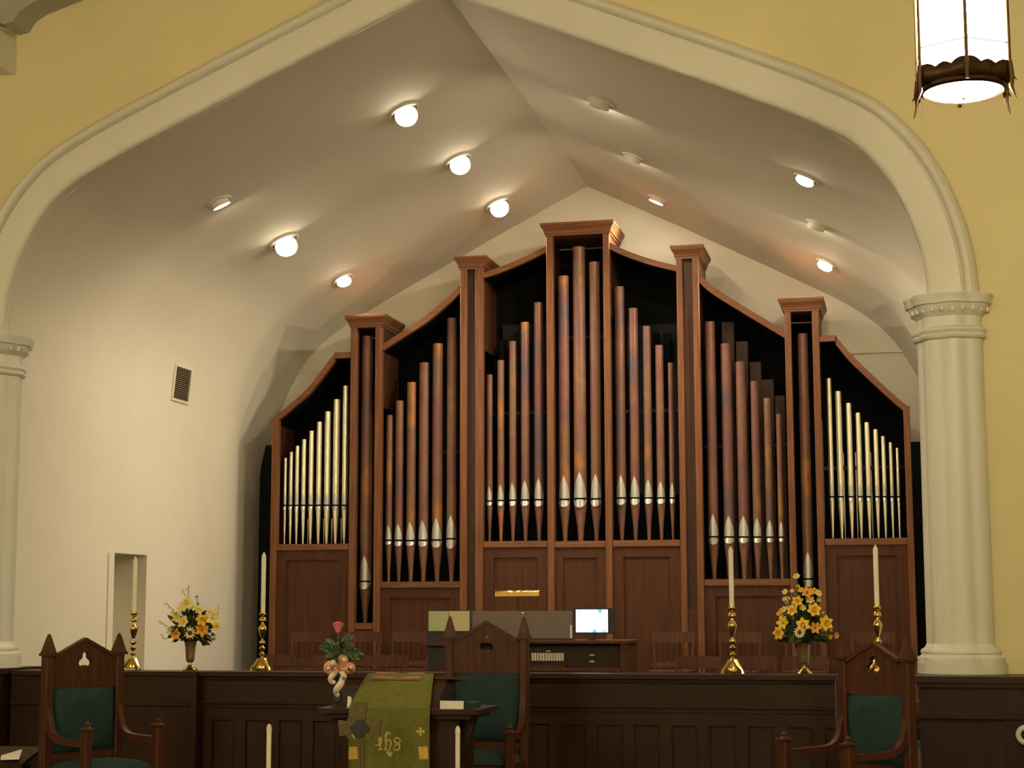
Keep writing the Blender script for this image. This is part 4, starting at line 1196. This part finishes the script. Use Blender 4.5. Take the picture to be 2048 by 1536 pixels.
bouquet(380, 'bouquet of pale yellow and orange flowers before the cream side wall',
    [(374, 1207, 22, 'cream'), (366, 1216, 18, 'cream_lily'), (398, 1220, 14, 'cream'), (388, 1216, 10, 'cream'), (404, 1240, 20, 'daffodil'), (425, 1238, 22, 'cream_lily'), (366, 1243, 20, 'cream'), (354, 1234, 18, 'cream'), (380, 1266, 20, 'daisy'), (404, 1260, 22, 'orange'), (353, 1268, 20, 'orange'), (432, 1252, 14, 'daffodil'), (340, 1262, 14, 'cream_lily'), (418, 1225, 12, 'cream'), (346, 1222, 9, 'cream'), (430, 1222, 9, 'cream_lily')],
    [(((376, 1240), (376, 1200), (364, 1178)), 'petal_cream', 3, 0.012), (((378, 1240), (376, 1195), (378, 1170)), 'petal_cream', 3, 0.010), (((392, 1240), (394, 1210), (395, 1190)), 'leaf', 4, 0.008), (((360, 1250), (345, 1220), (332, 1205)), 'petal_white', 4, 0.012), (((350, 1260), (330, 1250), (317, 1242)), 'petal_white', 4, 0.011), (((420, 1250), (435, 1230), (437, 1212)), 'petal_cream', 3, 0.010), (((350, 1270), (330, 1278), (322, 1268)), 'petal_white', 3, 0.011), (((420, 1265), (432, 1270), (430, 1280)), 'leaf', 3, 0.012)], 3)
vase(1609, 'brass fluted vase with a shiny foot on the rail near the lantern-side column')
bouquet(1609, 'bouquet of bright yellow and orange flowers near the lantern-side column',
    [(1593, 1153, 13, 'cream'), (1614, 1186, 22, 'orange'), (1601, 1180, 12, 'daffodil'), (1595, 1203, 20, 'daffodil'), (1620, 1200, 16, 'cream'), (1585, 1221, 20, 'daffodil'), (1628, 1220, 24, 'daffodil'), (1651, 1246, 26, 'daffodil'), (1567, 1246, 24, 'lily'), (1606, 1250, 24, 'daffodil'), (1599, 1265, 20, 'daisy'), (1630, 1256, 20, 'orange'), (1558, 1266, 22, 'daffodil'), (1570, 1184, 11, 'cream'), (1570, 1198, 10, 'cream'), (1568, 1219, 12, 'cream'), (1584, 1182, 8, 'cream'), (1629, 1182, 12, 'daffodil'), (1637, 1188, 12, 'cream'), (1562, 1222, 9, 'daffodil'), (1672, 1271, 12, 'orange'), (1660, 1274, 9, 'orange'), (1606, 1216, 12, 'cream')],
    [(((1606, 1240), (1600, 1190), (1594, 1155)), 'petal_cream', 2, 0.012), (((1590, 1240), (1575, 1210), (1568, 1180)), 'petal_cream', 6, 0.015), (((1625, 1230), (1635, 1200), (1638, 1178)), 'petal_cream', 5, 0.015), (((1580, 1245), (1565, 1232), (1560, 1224)), 'petal_yellow', 4, 0.014), (((1630, 1205), (1645, 1215), (1665, 1255), (1672, 1272)), 'petal_orange', 6, 0.010)], 5)

# ------------------------------------------------------------------ pulpit chairs
def trefoil(cx, cz2, r):
    # three rounded lobes: one up, two down
    pts = []
    for k, a0 in enumerate((90, 330, 210)):
        a = math.radians(a0)
        c = (cx + r * 0.62 * math.cos(a), cz2 + r * 0.62 * math.sin(a))
        for j in range(9):
            b = math.radians(a0 + 112 - 28 * j)
            rr = r * 0.46 * (1.25 if (k == 0 and j == 4) else 1.0)
            pts.append((c[0] + rr * math.cos(b), c[1] + rr * math.sin(b)))
    return pts
def pulpit_chair(loc, rz, label, W=0.70, sv=1.0, D=0.52, ah=0.0):
    t = thing('pulpit_chair', label, 'chair', loc, rz, 'carved pulpit chairs')
    hw = W / 2
    pw = 0.075
    Z = lambda z: z * sv
    def bp(mb, name, mat, parent=t, **k):
        mb.v = [(v[0], v[1], v[2] * sv) for v in mb.v]
        return mb.build(name, mat, parent, **k)
    for s in (-1, 1):
        x0, x1 = sorted((s * hw, s * (hw - pw)))
        b = bp(MB().bbox(x0, x1, -0.03, 0.05, 0, 1.285, 0.012), 'back_post', 'chair_wood')
        c = s * (hw - pw / 2)
        bp(MB().prism_z([(c - 0.052, -0.045), (c + 0.052, -0.045), (c + 0.052, 0.065), (c - 0.052, 0.065)], 1.285, 1.305), 'collar', 'chair_wood', b)
        m = MB(); q = 0.046
        m.v = [(c - q, 0.01 - q, 1.305), (c + q, 0.01 - q, 1.305), (c + q, 0.01 + q, 1.305), (c - q, 0.01 + q, 1.305), (c - 0.011, -0.001, 1.44), (c + 0.011, -0.001, 1.44), (c + 0.011, 0.021, 1.44), (c - 0.011, 0.021, 1.44), (c, 0.01, 1.455)]
        m.f = [(0, 1, 5, 4), (1, 2, 6, 5), (2, 3, 7, 6), (3, 0, 4, 7), (4, 5, 8), (5, 6, 8), (6, 7, 8), (7, 4, 8), (3, 2, 1, 0)]
        bp(m, 'spire', 'chair_wood', b, smooth=False)
        # front post with a turned knob
        fx = s * (hw - pw / 2)
        fp = bp(MB().bbox(fx - 0.034, fx + 0.034, -D - 0.03, -D + 0.04, 0, 0.64 + ah, 0.010), 'front_post', 'chair_wood')
        kn = MB().prism_z([(fx - 0.048, -D - 0.045), (fx + 0.048, -D - 0.045), (fx + 0.048, -D + 0.055), (fx - 0.048, -D + 0.055)], 0.64, 0.652).lathe([(0.04, 0.652), (0.02, 0.67), (0.024, 0.682), (0.012, 0.70), (0.002, 0.708)], fx, -D + 0.005, 10)
        kn.v = [(v[0], v[1], v[2] + ah) for v in kn.v]
        bp(kn, 'knob', 'chair_wood', fp)
        # swept arm
        path = [(fx, 0.0, 0.90), (fx, -0.035, 0.80), (fx, -0.06, 0.72 + ah * 0.1), (fx, -0.10, 0.665 + ah * 0.2), (fx, -0.16, 0.63 + ah * 0.3), (fx, -0.25, 0.615 + ah * 0.35), (fx, -D + 0.05, 0.61 + ah * 0.35)]
        m = MB()
        pts = resample(path, 1)
        m.tube(path, 0.034, 4)
        bp(m, 'arm', 'chair_wood', angle=50)
        bp(MB().box(fx - 0.02, fx + 0.02, -D + 0.03, -0.02, 0.36, 0.43), 'side_rail', 'chair_wood')
    hi_ = hw - pw + 0.004
    outer = [(-hi_, 1.04), (hi_, 1.04), (hi_, 1.275), (hi_ - 0.02, 1.29), (0.0, 1.415), (-hi_ + 0.02, 1.29), (-hi_, 1.275)]
    bp(MB().plate(outer, [list(reversed(trefoil(0, 1.245, 0.062)))], -0.012, 0.028), 'crest_board', 'chair_wood', smooth=False)
    m = MB().band_y([(-hi_ + 0.015, 1.288), (0, 1.42), (hi_ - 0.015, 1.288)], [(-hi_ + 0.015, 1.262), (0, 1.39), (hi_ - 0.015, 1.262)], -0.022, 0.034)
    bp(m, 'gable_moulding', 'chair_wood', fix=True, smooth=False)
    bp(MB().box(-hi_, hi_, -0.02, 0.03, 0.505, 0.55), 'back_rail', 'chair_wood')
    bp(MB().box(-hi_, hi_, 0.005, 0.03, 0.55, 1.04), 'back_board', 'chair_wood')
    def cushion(x0, x1, a0, a1, dep, vertical):
        rows = []
        n = 12
        for j in range(n + 1):
            v = -1 + 2 * j / n
            row = []
            for i in range(n + 1):
                u = -1 + 2 * i / n
                h = dep * (1 - abs(u) ** 4) ** 0.5 * (1 - abs(v) ** 4) ** 0.5
                xx = (x0 + x1) / 2 + u * (x1 - x0) / 2
                aa = (a0 + a1) / 2 + v * (a1 - a0) / 2
                row.append((xx, 0.004 - h, aa) if vertical else (xx, aa, 0.425 + h))
            rows.append(row)
        return MB().grid(rows)
    bp(cushion(-hi_ + 0.004, hi_ - 0.004, 0.545, 1.05, 0.06, True), 'back_cushion', 'green_velvet', angle=80)
    bp(MB().box(-hw + 0.01, hw - 0.01, -D + 0.01, 0.02, 0.35, 0.425), 'seat_frame', 'chair_wood')
    bp(cushion(-hw + 0.03, hw - 0.03, -D + 0.0, 0.01, 0.085, False), 'seat_cushion', 'green_velvet', angle=80)
    return t
def chair_at(px, apex_py, Y, deg, label, W, D=0.52, ah=0.0):
    p = at(px, apex_py, Y)
    return pulpit_chair((p.x, Y, 0), math.radians(deg), label, W=W, sv=p.z / 1.42, D=D, ah=ah)
chair_at(171, 1275, -1.95, 60, 'carved wooden pulpit chair with green cushions beside the chancel side wall', 0.72, 0.56, 0.11)
chair_at(973, 1241, -0.95, 0, 'tallest carved pulpit chair with green cushions behind the draped pulpit', 0.695)
chair_at(1746, 1283, -1.75, -41, 'carved wooden pulpit chair with green cushions beside the lantern-side column', 0.68, 0.62, 0.09)

# ------------------------------------------------------------------ pulpit with its green hanging
YPU = -2.75
t = thing('pulpit', 'dark wooden pulpit with a sloping book desk and side shelves', 'pulpit', (at(795, 1440, YPU).x, YPU + 0.3, 0))
zsh = oz(795, 1418, YPU)
sx0, sx1 = at(632, 1416, YPU).x, at(956, 1418, YPU).x
MB().bbox(sx0, sx1, YPU, YPU + 0.62, zsh - 0.035, zsh, 0.015).build('shelf', 'walnut_rail', t, world=True)
MB().box(sx0 + 0.06, sx1 - 0.06, YPU + 0.04, YPU + 0.58, zsh - 0.07, zsh - 0.035).build('shelf_moulding', 'walnut_rail', t, world=True)
bx0, bx1 = sx0 + 0.14, sx1 - 0.16
MB().bbox(bx0, bx1, YPU + 0.09, YPU + 0.52, 0.1, zsh - 0.07, 0.02).build('body', 'walnut', t, world=True)
MB().bbox(bx0 - 0.05, bx1 + 0.05, YPU + 0.04, YPU + 0.57, 0.0, 0.1, 0.02).build('base', 'walnut_rail', t, world=True)
for s in (-1, 1):
    xa = bx0 if s < 0 else bx1
    m = MB().prism_y([(xa, zsh - 0.07), (xa + s * 0.10, zsh - 0.07), (xa + s * 0.05, zsh - 0.2), (xa, zsh - 0.42)], YPU + 0.2, YPU + 0.24)
    m.build('bracket', 'walnut', t, world=True, fix=True)
# desk box above the shelf: front slopes back to the top edge
zd = oz(800, 1351, YPU + 0.42)
dx0, dx1 = at(700, 1370, YPU + 0.42).x, at(898, 1365, YPU + 0.42).x
m = MB(); 
m.v = [(dx0 - 0.03, YPU + 0.06, zsh), (dx1 + 0.0, YPU + 0.06, zsh), (dx1, YPU + 0.54, zsh), (dx0, YPU + 0.54, zsh), (dx0, YPU + 0.40, zd), (dx1, YPU + 0.40, zd), (dx1, YPU + 0.54, zd - 0.02), (dx0, YPU + 0.54, zd - 0.02)]
m.f = [(0, 1, 5, 4), (1, 2, 6, 5), (2, 3, 7, 6), (3, 0, 4, 7), (4, 5, 6, 7), (3, 2, 1, 0)]
m.build('desk', 'walnut', t, world=True, smooth=False)
m = MB()
m.v = [(dx0 - 0.02, YPU + 0.36, zd + 0.002), (dx1 + 0.05, YPU + 0.36, zd - 0.004), (dx1 + 0.09, YPU + 0.60, zd - 0.03), (dx0 - 0.02, YPU + 0.60, zd - 0.03)]
m.v += [(v[0], v[1], v[2] - 0.018) for v in m.v]
m.f = [(0, 1, 2, 3), (7, 6, 5, 4), (0, 4, 5, 1), (1, 5, 6, 2), (2, 6, 7, 3), (3, 7, 4, 0)]
m.build('desk_top', 'chair_wood', t, world=True, smooth=False, fix=True)

# green hanging over the desk front
hang = thing('pulpit_hanging', 'olive green cloth hanging over the pulpit with gold embroidery', 'cloth', (at(780, 1460, YPU).x, YPU - 0.02, 0))
YH = YPU - 0.012
def hx(px, py, Y):
    return at(px, py, Y).x
cloth_rows = []
NX = 14
def crow(pxl, pxr, Y, z, py, wav=0.0):
    xl, xr = hx(pxl, py, Y), hx(pxr, py, Y)
    cloth_rows.append([(xl + (xr - xl) * i / NX, Y + wav * math.sin(i * 1.3 + z * 3), z) for i in range(NX + 1)])
crow(737, 867, YPU + 0.56, zd + 0.004, 1351)
crow(736, 868, YPU + 0.385, zd + 0.012, 1353)
for j in range(1, 6):
    u = j / 6
    crow(736 - 38 * u, 868 - 8 * u, YPU + 0.385 - 0.385 * u, zd + 0.012 + (zsh - zd) * u + 0.006 * math.sin(PI * u), 1352 + 66 * u, 0.002)
crow(698, 860, YH, zsh + 0.006, 1418)
for j in range(1, 9):
    crow(697, 859, YH - 0.004, zsh + 0.0 - j * 0.10, 1418 + 26 * j, 0.004)
o = MB().grid(cloth_rows).build('cloth', 'parament', hang, world=True, angle=50)
o.modifiers.new('thickness', 'SOLIDIFY').thickness = 0.005
# darker applied side bands
def hp(px, py, dy=0.012):
    p = at(px, py, YH - dy)
    return p
for a, b2 in ((742, 747), (829, 834)):
    pass
def flat_patch(name, mat, pts, dy=0.012, th=0.003):
    P = [hp(*p, dy) for p in pts]
    m = MB().prism_y([(p.x, p.z) for p in P], P[0].y, P[0].y + th)
    return m.build(name, mat, hang, world=True, smooth=False, fix=True)
flat_patch('gold_corner', 'gold_patch', [(698, 1494), (715, 1493), (716, 1518), (697, 1519)])
flat_patch('gold_corner', 'gold_patch', [(829, 1493), (855, 1493), (856.5, 1518.5), (829, 1519)])
def stroke(pts, wd, dy=0.013, name='letter_stroke', widths=None):
    """ribbon of gold thread following pixel points on the hanging"""
    pts2 = resample([tuple(p) for p in pts], 4)
    m = MB(); L = []; R = []
    for i, p in enumerate(pts2):
        a = pts2[max(0, i - 1)]; c = pts2[min(len(pts2) - 1, i + 1)]
        d = Vector((c[0] - a[0], c[1] - a[1])); d.normalize()
        u = i / (len(pts2) - 1)
        w_ = wd * 1.25 * (0.55 + 0.45 * math.sin(PI * min(1, max(0, 0.08 + 0.84 * u))))
        n_ = Vector((-d.y, d.x)) * w_ * 0.5
        A = hp(p[0] + n_.x, p[1] + n_.y, dy); B = hp(p[0] - n_.x, p[1] - n_.y, dy)
        L.append((A.x, A.y, A.z)); R.append((B.x, B.y, B.z))
    m.grid([L, R])
    o = m.build(name, 'gold_thread', hang, world=True, smooth=False)
    o.modifiers.new('thickness', 'SOLIDIFY').thickness = 0.003
    return o
# i
stroke([(754, 1492), (759, 1486), (757, 1479), (762, 1476), (762, 1484), (760, 1492), (764, 1499)], 2.6)
stroke([(750.5, 1489.5), (756, 1490.5), (762, 1488)], 2.0)
stroke([(755.5, 1500), (759, 1498), (763, 1501)], 2.4)
stroke([(757, 1479.5), (760.5, 1478)], 2.6)
# h
stroke([(781, 1469), (776, 1464.5), (771.5, 1470), (771.5, 1482), (772, 1493), (769, 1500.5)], 2.8)
stroke([(776, 1463), (774, 1467.5), (772, 1473)], 2.0)
stroke([(772, 1485), (777.5, 1479.5), (781.5, 1484), (780.5, 1493), (778, 1500), (775.5, 1505)], 2.6)
stroke([(767, 1499.5), (771, 1498.5), (774.5, 1500.5)], 2.4)
# s
stroke([(799, 1477.5), (793.5, 1475.5), (788.5, 1479.5), (791, 1485), (797.5, 1489), (799, 1496), (793, 1500.5), (787, 1499)], 2.9)
stroke([(799, 1478), (800, 1483), (796.5, 1487), (790, 1491), (788, 1497)], 2.2)
# small cross and ornament
def pat_cross(cx, cy, r, name='cross_motif'):
    for dx, dy2 in ((0, -1), (1, 0), (0, 1), (-1, 0)):
        px_, py_ = -dy2, dx
        flat_patch(name, 'gold_thread', [(cx + px_ * 0.6, cy + py_ * 0.6), (cx + dx * r + px_ * r * 0.42, cy + dy2 * r + py_ * r * 0.42), (cx + dx * r * 1.1, cy + dy2 * r * 1.1), (cx + dx * r - px_ * r * 0.42, cy + dy2 * r - py_ * r * 0.42), (cx - px_ * 0.6, cy - py_ * 0.6)], 0.013)
pat_cross(841, 1463, 7.5)
stroke([(703, 1469), (706.5, 1473), (709.5, 1478)], 2.4, name='cross_motif')
stroke([(772, 1503.5), (776, 1507), (780, 1506), (785, 1504)], 3.2, name='ornament')
stroke([(776, 1508), (779.5, 1511), (784, 1509)], 3.4, name='ornament')
stroke([(779, 1506), (781, 1512.5)], 2.6, name='ornament')

# open book at the head of the desk
bk = at(794, 1357, YPU + 0.36)
t = thing('open_book', 'open book with orange-tan pages lying on top of the pulpit', 'book', (bk.x, YPU + 0.42, zd + 0.014))
b0, b1 = at(743, 1356, YPU + 0.33).x, at(841, 1356, YPU + 0.33).x
bm_ = at(796, 1356, YPU + 0.33).x
for s, (xa, xb) in ((-1, (b0, bm_)), (1, (bm_, b1))):
    rows = []
    for yy, zz in ((YPU + 0.315, at(796, 1362, YPU + 0.315).z + 0.016), (YPU + 0.45, at(796, 1350, YPU + 0.45).z + 0.010)):
        row = []
        for i in range(9):
            u = i / 8
            v = u if s > 0 else 1 - u
            row.append((xa + (xb - xa) * u, yy, zz + 0.010 * math.sin(PI * min(1, v * 0.55 + 0.08))))
        rows.append(row)
    o = MB().grid(rows).build('page_block', 'book_page', t, world=True)
    o.modifiers.new('thickness', 'SOLIDIFY').thickness = 0.012
MB().box(b0 - 0.004, b1 + 0.004, YPU + 0.290, YPU + 0.302, at(796, 1364.5, YPU + 0.295).z + 0.004, at(796, 1361.5, YPU + 0.295).z + 0.006).build('cover', 'black_plastic', t, world=True)
# papers on the shelf
p0, p1 = at(880, 1415, YPU + 0.06), at(927, 1402, YPU + 0.06)
single(MB().box(p0.x, p1.x, YPU + 0.06, YPU + 0.066, zsh + 0.001, p1.z), 'folded_card', 'paper', 'white folded card standing on the pulpit shelf', 'card')
h0, h1 = at(931, 1414, YPU + 0.1), at(948, 1404, YPU + 0.1)
single(MB().bbox(h0.x - 0.01, h1.x, YPU + 0.08, YPU + 0.3, zsh + 0.001, zsh + 0.045, 0.008), 'hymn_book', 'green_velvet', 'dark green closed book lying at the end of the pulpit shelf', 'book')
n0 = at(697, 1402, YPU + 0.05)
m = MB(); m.v = [(n0.x - 0.012, YPU + 0.05, zsh + 0.001), (n0.x + 0.02, YPU + 0.045, zsh + 0.001), (n0.x + 0.018, YPU + 0.06, zsh + 0.075), (n0.x - 0.01, YPU + 0.065, zsh + 0.085)]
m.v += [(v[0], v[1] + 0.005, v[2]) for v in m.v]
m.f = [(0, 1, 2, 3), (7, 6, 5, 4), (0, 4, 5, 1), (1, 5, 6, 2), (2, 6, 7, 3), (3, 7, 4, 0)]
single(m, 'note_paper', 'paper', 'small pale slip of paper propped beside the green hanging', 'paper', smooth=False, fix=True)

# ------------------------------------------------------------------ rose in a bud vase with a bow
vp = at(676, 1411, YPU + 0.16)
VX, VY = vp.x, YPU + 0.16
KP = K_PX(676, 1350, VY)
V = lambda px, py: at(px, py, VY)
t = thing('bud_vase', 'dark green glass bud vase on the pulpit shelf', 'vase', (VX, VY, zsh))
MB().lathe([(0.030, 0), (0.034, 0.006), (0.034, 0.05), (0.028, 0.09), (0.018, 0.14), (0.015, 0.20), (0.019, 0.215), (0.012, 0.21), (0.012, 0.15)], 0, 0, 20).build('body', 'green_glass', t)
ro = thing('rose', 'pink rose with fern standing in the green bud vase', 'flower', (VX, VY, zsh + 0.2))
rc = V(676, 1252)
MB().tube([(VX, VY, zsh + 0.15), (VX + 0.004, VY, zsh + 0.4), (rc.x, VY, rc.z - 0.03)], 0.004, 6).build('stem', 'leaf', ro, world=True)
for ly in range(3):
    m = MB()
    for k in range(5):
        a = 2 * PI * k / 5 + ly * 0.6
        r0 = 0.012 + 0.009 * ly
        rows = []
        for j in range(5):
            u = j / 4
            rr = r0 * (0.5 + 0.75 * u + (0.35 * u * u if ly == 2 else 0))
            zz = -0.035 + 0.07 * u - 0.006 * ly
            rows.append([(rc.x + rr * math.cos(a + s), VY + rr * math.sin(a + s), rc.z + zz - abs(s) * 0.012 * u) for s in (-0.7, -0.35, 0, 0.35, 0.7)])
        m.grid(rows)
    m.build('petals', 'rose_pink', ro, world=True, angle=70)
for k in range(5):
    a = 2 * PI * k / 5
    o = add('sepal', LEAF['leaf'], ro)
    orient(o, Vector((rc.x, VY, rc.z - 0.038)) - ro.location, (math.cos(a), math.sin(a), 0.5), 0.03, 0, 'Y')
rnd = random.Random(11)
fc = V(680, 1303)
for k in range(170):
    a = rnd.random() * 2 * PI; el = rnd.uniform(-0.7, 1.2)
    d = Vector((math.cos(a) * math.cos(el) * 1.15, math.sin(a) * math.cos(el) * 0.7, math.sin(el) * 0.72))
    rr = rnd.uniform(0.02, 0.125) * (1.25 if rnd.random() < 0.12 else 1.0)
    o = add('fern_leaf', LEAF['fern' if rnd.random() < 0.75 else 'leaf_dark'], ro)
    orient(o, Vector((fc.x, VY, fc.z)) + d * rr - ro.location, d + Vector((rnd.uniform(-0.4, 0.4), rnd.uniform(-0.4, 0.2), rnd.uniform(-0.4, 0.4))), rnd.uniform(0.035, 0.06), rnd.random() * 6, 'Y')
# bow
bw = thing('ribbon_bow', 'peach and cream ribbon bow tied round the rose stem', 'bow', (V(678, 1342).x, VY - 0.05, V(678, 1342).z))
def ribbon(pts, w0, mat, name='loop', depth=-0.05, tilt=0.25):
    pts2 = resample([tuple(p) for p in pts], 5)
    m = MB(); L = []; R = []
    for i, p in enumerate(pts2):
        a = pts2[max(0, i - 1)]; c = pts2[min(len(pts2) - 1, i + 1)]
        d = Vector((c[0] - a[0], c[1] - a[1]));  d = d.normalized() if d.length else Vector((1, 0))
        u = i / (len(pts2) - 1)
        n_ = Vector((-d.y, d.x)) * w0 * 0.62 * (0.45 + 0.55 * math.sin(PI * min(1, 0.15 + 0.85 * u)))
        A = at(p[0] + n_.x, p[1] + n_.y, VY + depth - 0.03 * math.sin(PI * u)); B = at(p[0] - n_.x, p[1] - n_.y, VY + depth - 0.03 * math.sin(PI * u) + tilt * 0.06)
        L.append(tuple(A)); R.append(tuple(B))
    m.grid([L, R])
    o = m.build(name, mat, bw, world=True, angle=70)
    o.modifiers.new('thickness', 'SOLIDIFY').thickness = 0.003
ribbon([(677, 1336), (668, 1332), (659, 1330), (655, 1338), (664, 1342), (677, 1338)], 14, 'bow_peach')
ribbon([(677, 1334), (683, 1324), (684, 1316), (690, 1322), (686, 1334), (678, 1337)], 12, 'bow_peach')
ribbon([(678, 1337), (690, 1334), (701, 1333), (702, 1340), (690, 1342), (679, 1339)], 13, 'bow_peach')
ribbon([(662, 1322), (667, 1326), (672, 1331)], 9, 'bow_cream', 'loop', -0.07)
ribbon([(655, 1333), (657, 1338), (658, 1342)], 5, 'bow_cream', 'loop', -0.075)
ribbon([(684, 1316), (689, 1321), (690, 1326)], 5, 'bow_cream', 'loop', -0.09)
ribbon([(701, 1331), (702, 1336), (701, 1341)], 5, 'bow_cream', 'loop', -0.09)
ribbon([(676, 1340), (668, 1348), (661, 1357), (664, 1364), (671, 1363)], 9, 'bow_cream', 'tail')
ribbon([(679, 1340), (686, 1348), (688, 1356), (682, 1360)], 9, 'bow_cream', 'tail')
ribbon([(687, 1352), (682, 1366), (674, 1378), (672, 1386), (678, 1392)], 11, 'bow_cream', 'tail')
MB().ball(tuple(V(677.5, 1337) + Vector((0, -0.085, 0))), 0.013, 10, 6).build('knot', 'bow_peach', bw, world=True)

# ------------------------------------------------------------------ processional cross before the pulpit
YX = YPU - 0.45
t = thing('processional_cross', 'dull bronze Celtic cross on a pole before the green hanging', 'cross', (at(722, 1470, YX).x, YX, 0))
cc = (720, 1457)
X_ = lambda px, py: (at(px, py, YX).x, at(px, py, YX).z)
arms = [[(711, 1449), (706, 1404), (735.5, 1404), (729, 1449)], [(713, 1466), (680, 1472), (676.5, 1440), (713, 1448)], [(728, 1448), (763, 1441), (760, 1471), (728, 1466)], [(713, 1464), (712, 1486), (731, 1486), (728, 1464)]]
for a in arms:
    MB().prism_y([X_(*p) for p in a], YX - 0.012, YX + 0.012).build('arm', 'stone_cross', t, world=True, smooth=False, fix=True)
m = MB(); rI, rO = 25.0, 31.0
ring_o = [X_(cc[0] + rO * math.cos(2 * PI * k / 32), cc[1] + rO * math.sin(2 * PI * k / 32)) for k in range(33)]
ring_i = [X_(cc[0] + rI * math.cos(2 * PI * k / 32), cc[1] + rI * math.sin(2 * PI * k / 32)) for k in range(33)]
m.band_y(ring_o, ring_i, YX - 0.006, YX + 0.008)
m.build('ring', 'stone_cross', t, world=True, fix=True)
pts = []
for k in range(48):
    a = 2 * PI * k / 48
    rr = 14.5 + 4.0 * abs(math.cos(2 * a))
    pts.append(X_(cc[0] + 1 + rr * math.cos(a), cc[1] + rr * math.sin(a)))
MB().prism_y(pts, YX - 0.028, YX - 0.012).build('boss', 'cross_boss', t, world=True, fix=True)
bx = at(725, 1500, YX)
MB().tube([(bx.x, YX, 0.0), (bx.x, YX, X_(722, 1480)[1])], 0.017, 10).build('pole', 'stone_cross', t, world=True)
MB().lathe([(0.14, 0), (0.14, 0.02), (0.05, 0.04), (0.02, 0.08)], bx.x, YX, 20).build('foot', 'stone_cross', t, world=True)

# ------------------------------------------------------------------ two altar candles in front
def altar_candle(px, top_py, px_b, label):
    Y = YPU - 0.9
    tp = at(px, top_py, Y)
    t = thing('altar_candle', label, 'candle', (tp.x, Y, 0.0), 0, 'tall altar candles in front')
    r = 4.6 * K_PX(px, 1500, Y)
    zt_ = tp.z
    MB().lathe([(r, 0.30), (r, zt_ - 0.05)], 0, 0, 18).build('wax', 'candle_wax', t)
    MB().lathe([(r * 1.12, zt_ - 0.052), (r * 1.15, zt_ - 0.03), (r * 0.9, zt_ - 0.012), (r * 0.4, zt_)], 0, 0, 18).build('follower', 'white_metal', t)
    MB().lathe([(0.11, 0), (0.11, 0.02), (0.03, 0.06), (0.02, 0.24), (0.04, 0.28), (0.04, 0.31), (r, 0.315)], 0, 0, 20).build('stick', 'brass', t)
altar_candle(538.5, 1448, 536, 'tall white altar candle in front, on the rose-vase side of the pulpit')
altar_candle(915.5, 1452, 914, 'tall white altar candle in front of the tallest pulpit chair')

# ------------------------------------------------------------------ lectern corner with paper, far left; ring at far right
YL = -2.2
q0, q1 = at(0, 1520, YL), at(46, 1498, YL)
t = thing('reading_stand', 'dark wooden reading stand at the picture edge beside the pulpit chair', 'stand', (at(-10, 1530, YL).x, YL + 0.2, 0))
zr = at(20, 1522, YL).z
m = MB(); xl_, xr_ = at(-60, 1520, YL).x, at(52, 1520, YL).x
m.v = [(xl_, YL, zr - 0.02), (xr_ - 0.04, YL, zr - 0.02), (xr_, YL + 0.28, zr + 0.09), (xl_, YL + 0.28, zr + 0.09)]
m.v += [(v[0], v[1], v[2] - 0.03) for v in m.v]
m.f = [(0, 1, 2, 3), (7, 6, 5, 4), (0, 4, 5, 1), (1, 5, 6, 2), (2, 6, 7, 3), (3, 7, 4, 0)]
m.build('desk_top', 'walnut', t, world=True, smooth=False, fix=True)
MB().bbox(xl_ + 0.05, xr_ - 0.08, YL + 0.06, YL + 0.22, 0, zr - 0.03, 0.01).build('column', 'walnut', t, world=True)
MB().bbox(xl_, xr_ - 0.04, YL - 0.02, YL + 0.3, 0, 0.06, 0.02).build('foot', 'walnut', t, world=True)
m = MB(); e = 0.006
c0, c1, c2, c3 = at(1, 1519.5, YL + 0.02), at(38, 1518.5, YL + 0.02), at(45, 1497, YL + 0.25), at(4, 1501, YL + 0.25)
m.v = [tuple(c) for c in (c0, c1, c2, c3)] + [(c.x, c.y + 0.001, c.z - 0.002) for c in (c0, c1, c2, c3)]
m.f = [(0, 1, 2, 3), (7, 6, 5, 4), (0, 4, 5, 1), (1, 5, 6, 2), (2, 6, 7, 3), (3, 7, 4, 0)]
single(m, 'paper_sheet', 'paper', 'white sheet of paper lying on the reading stand at the picture edge', 'paper', smooth=False, fix=True)
rc2 = at(2052, 1470, -0.62)
m = MB(); R0 = 16 * K_PX(2040, 1470, -0.62)
for k in range(37):
    pass
ringpts = [(rc2.x + R0 * math.cos(2 * PI * k / 36), -0.63, rc2.z + R0 * math.sin(2 * PI * k / 36)) for k in range(37)]
m.tube(ringpts, R0 * 0.36, 10)
single(m, 'wall_ring', 'ivory', 'pale round ring fixed to the dark dado at the picture edge', 'ring')
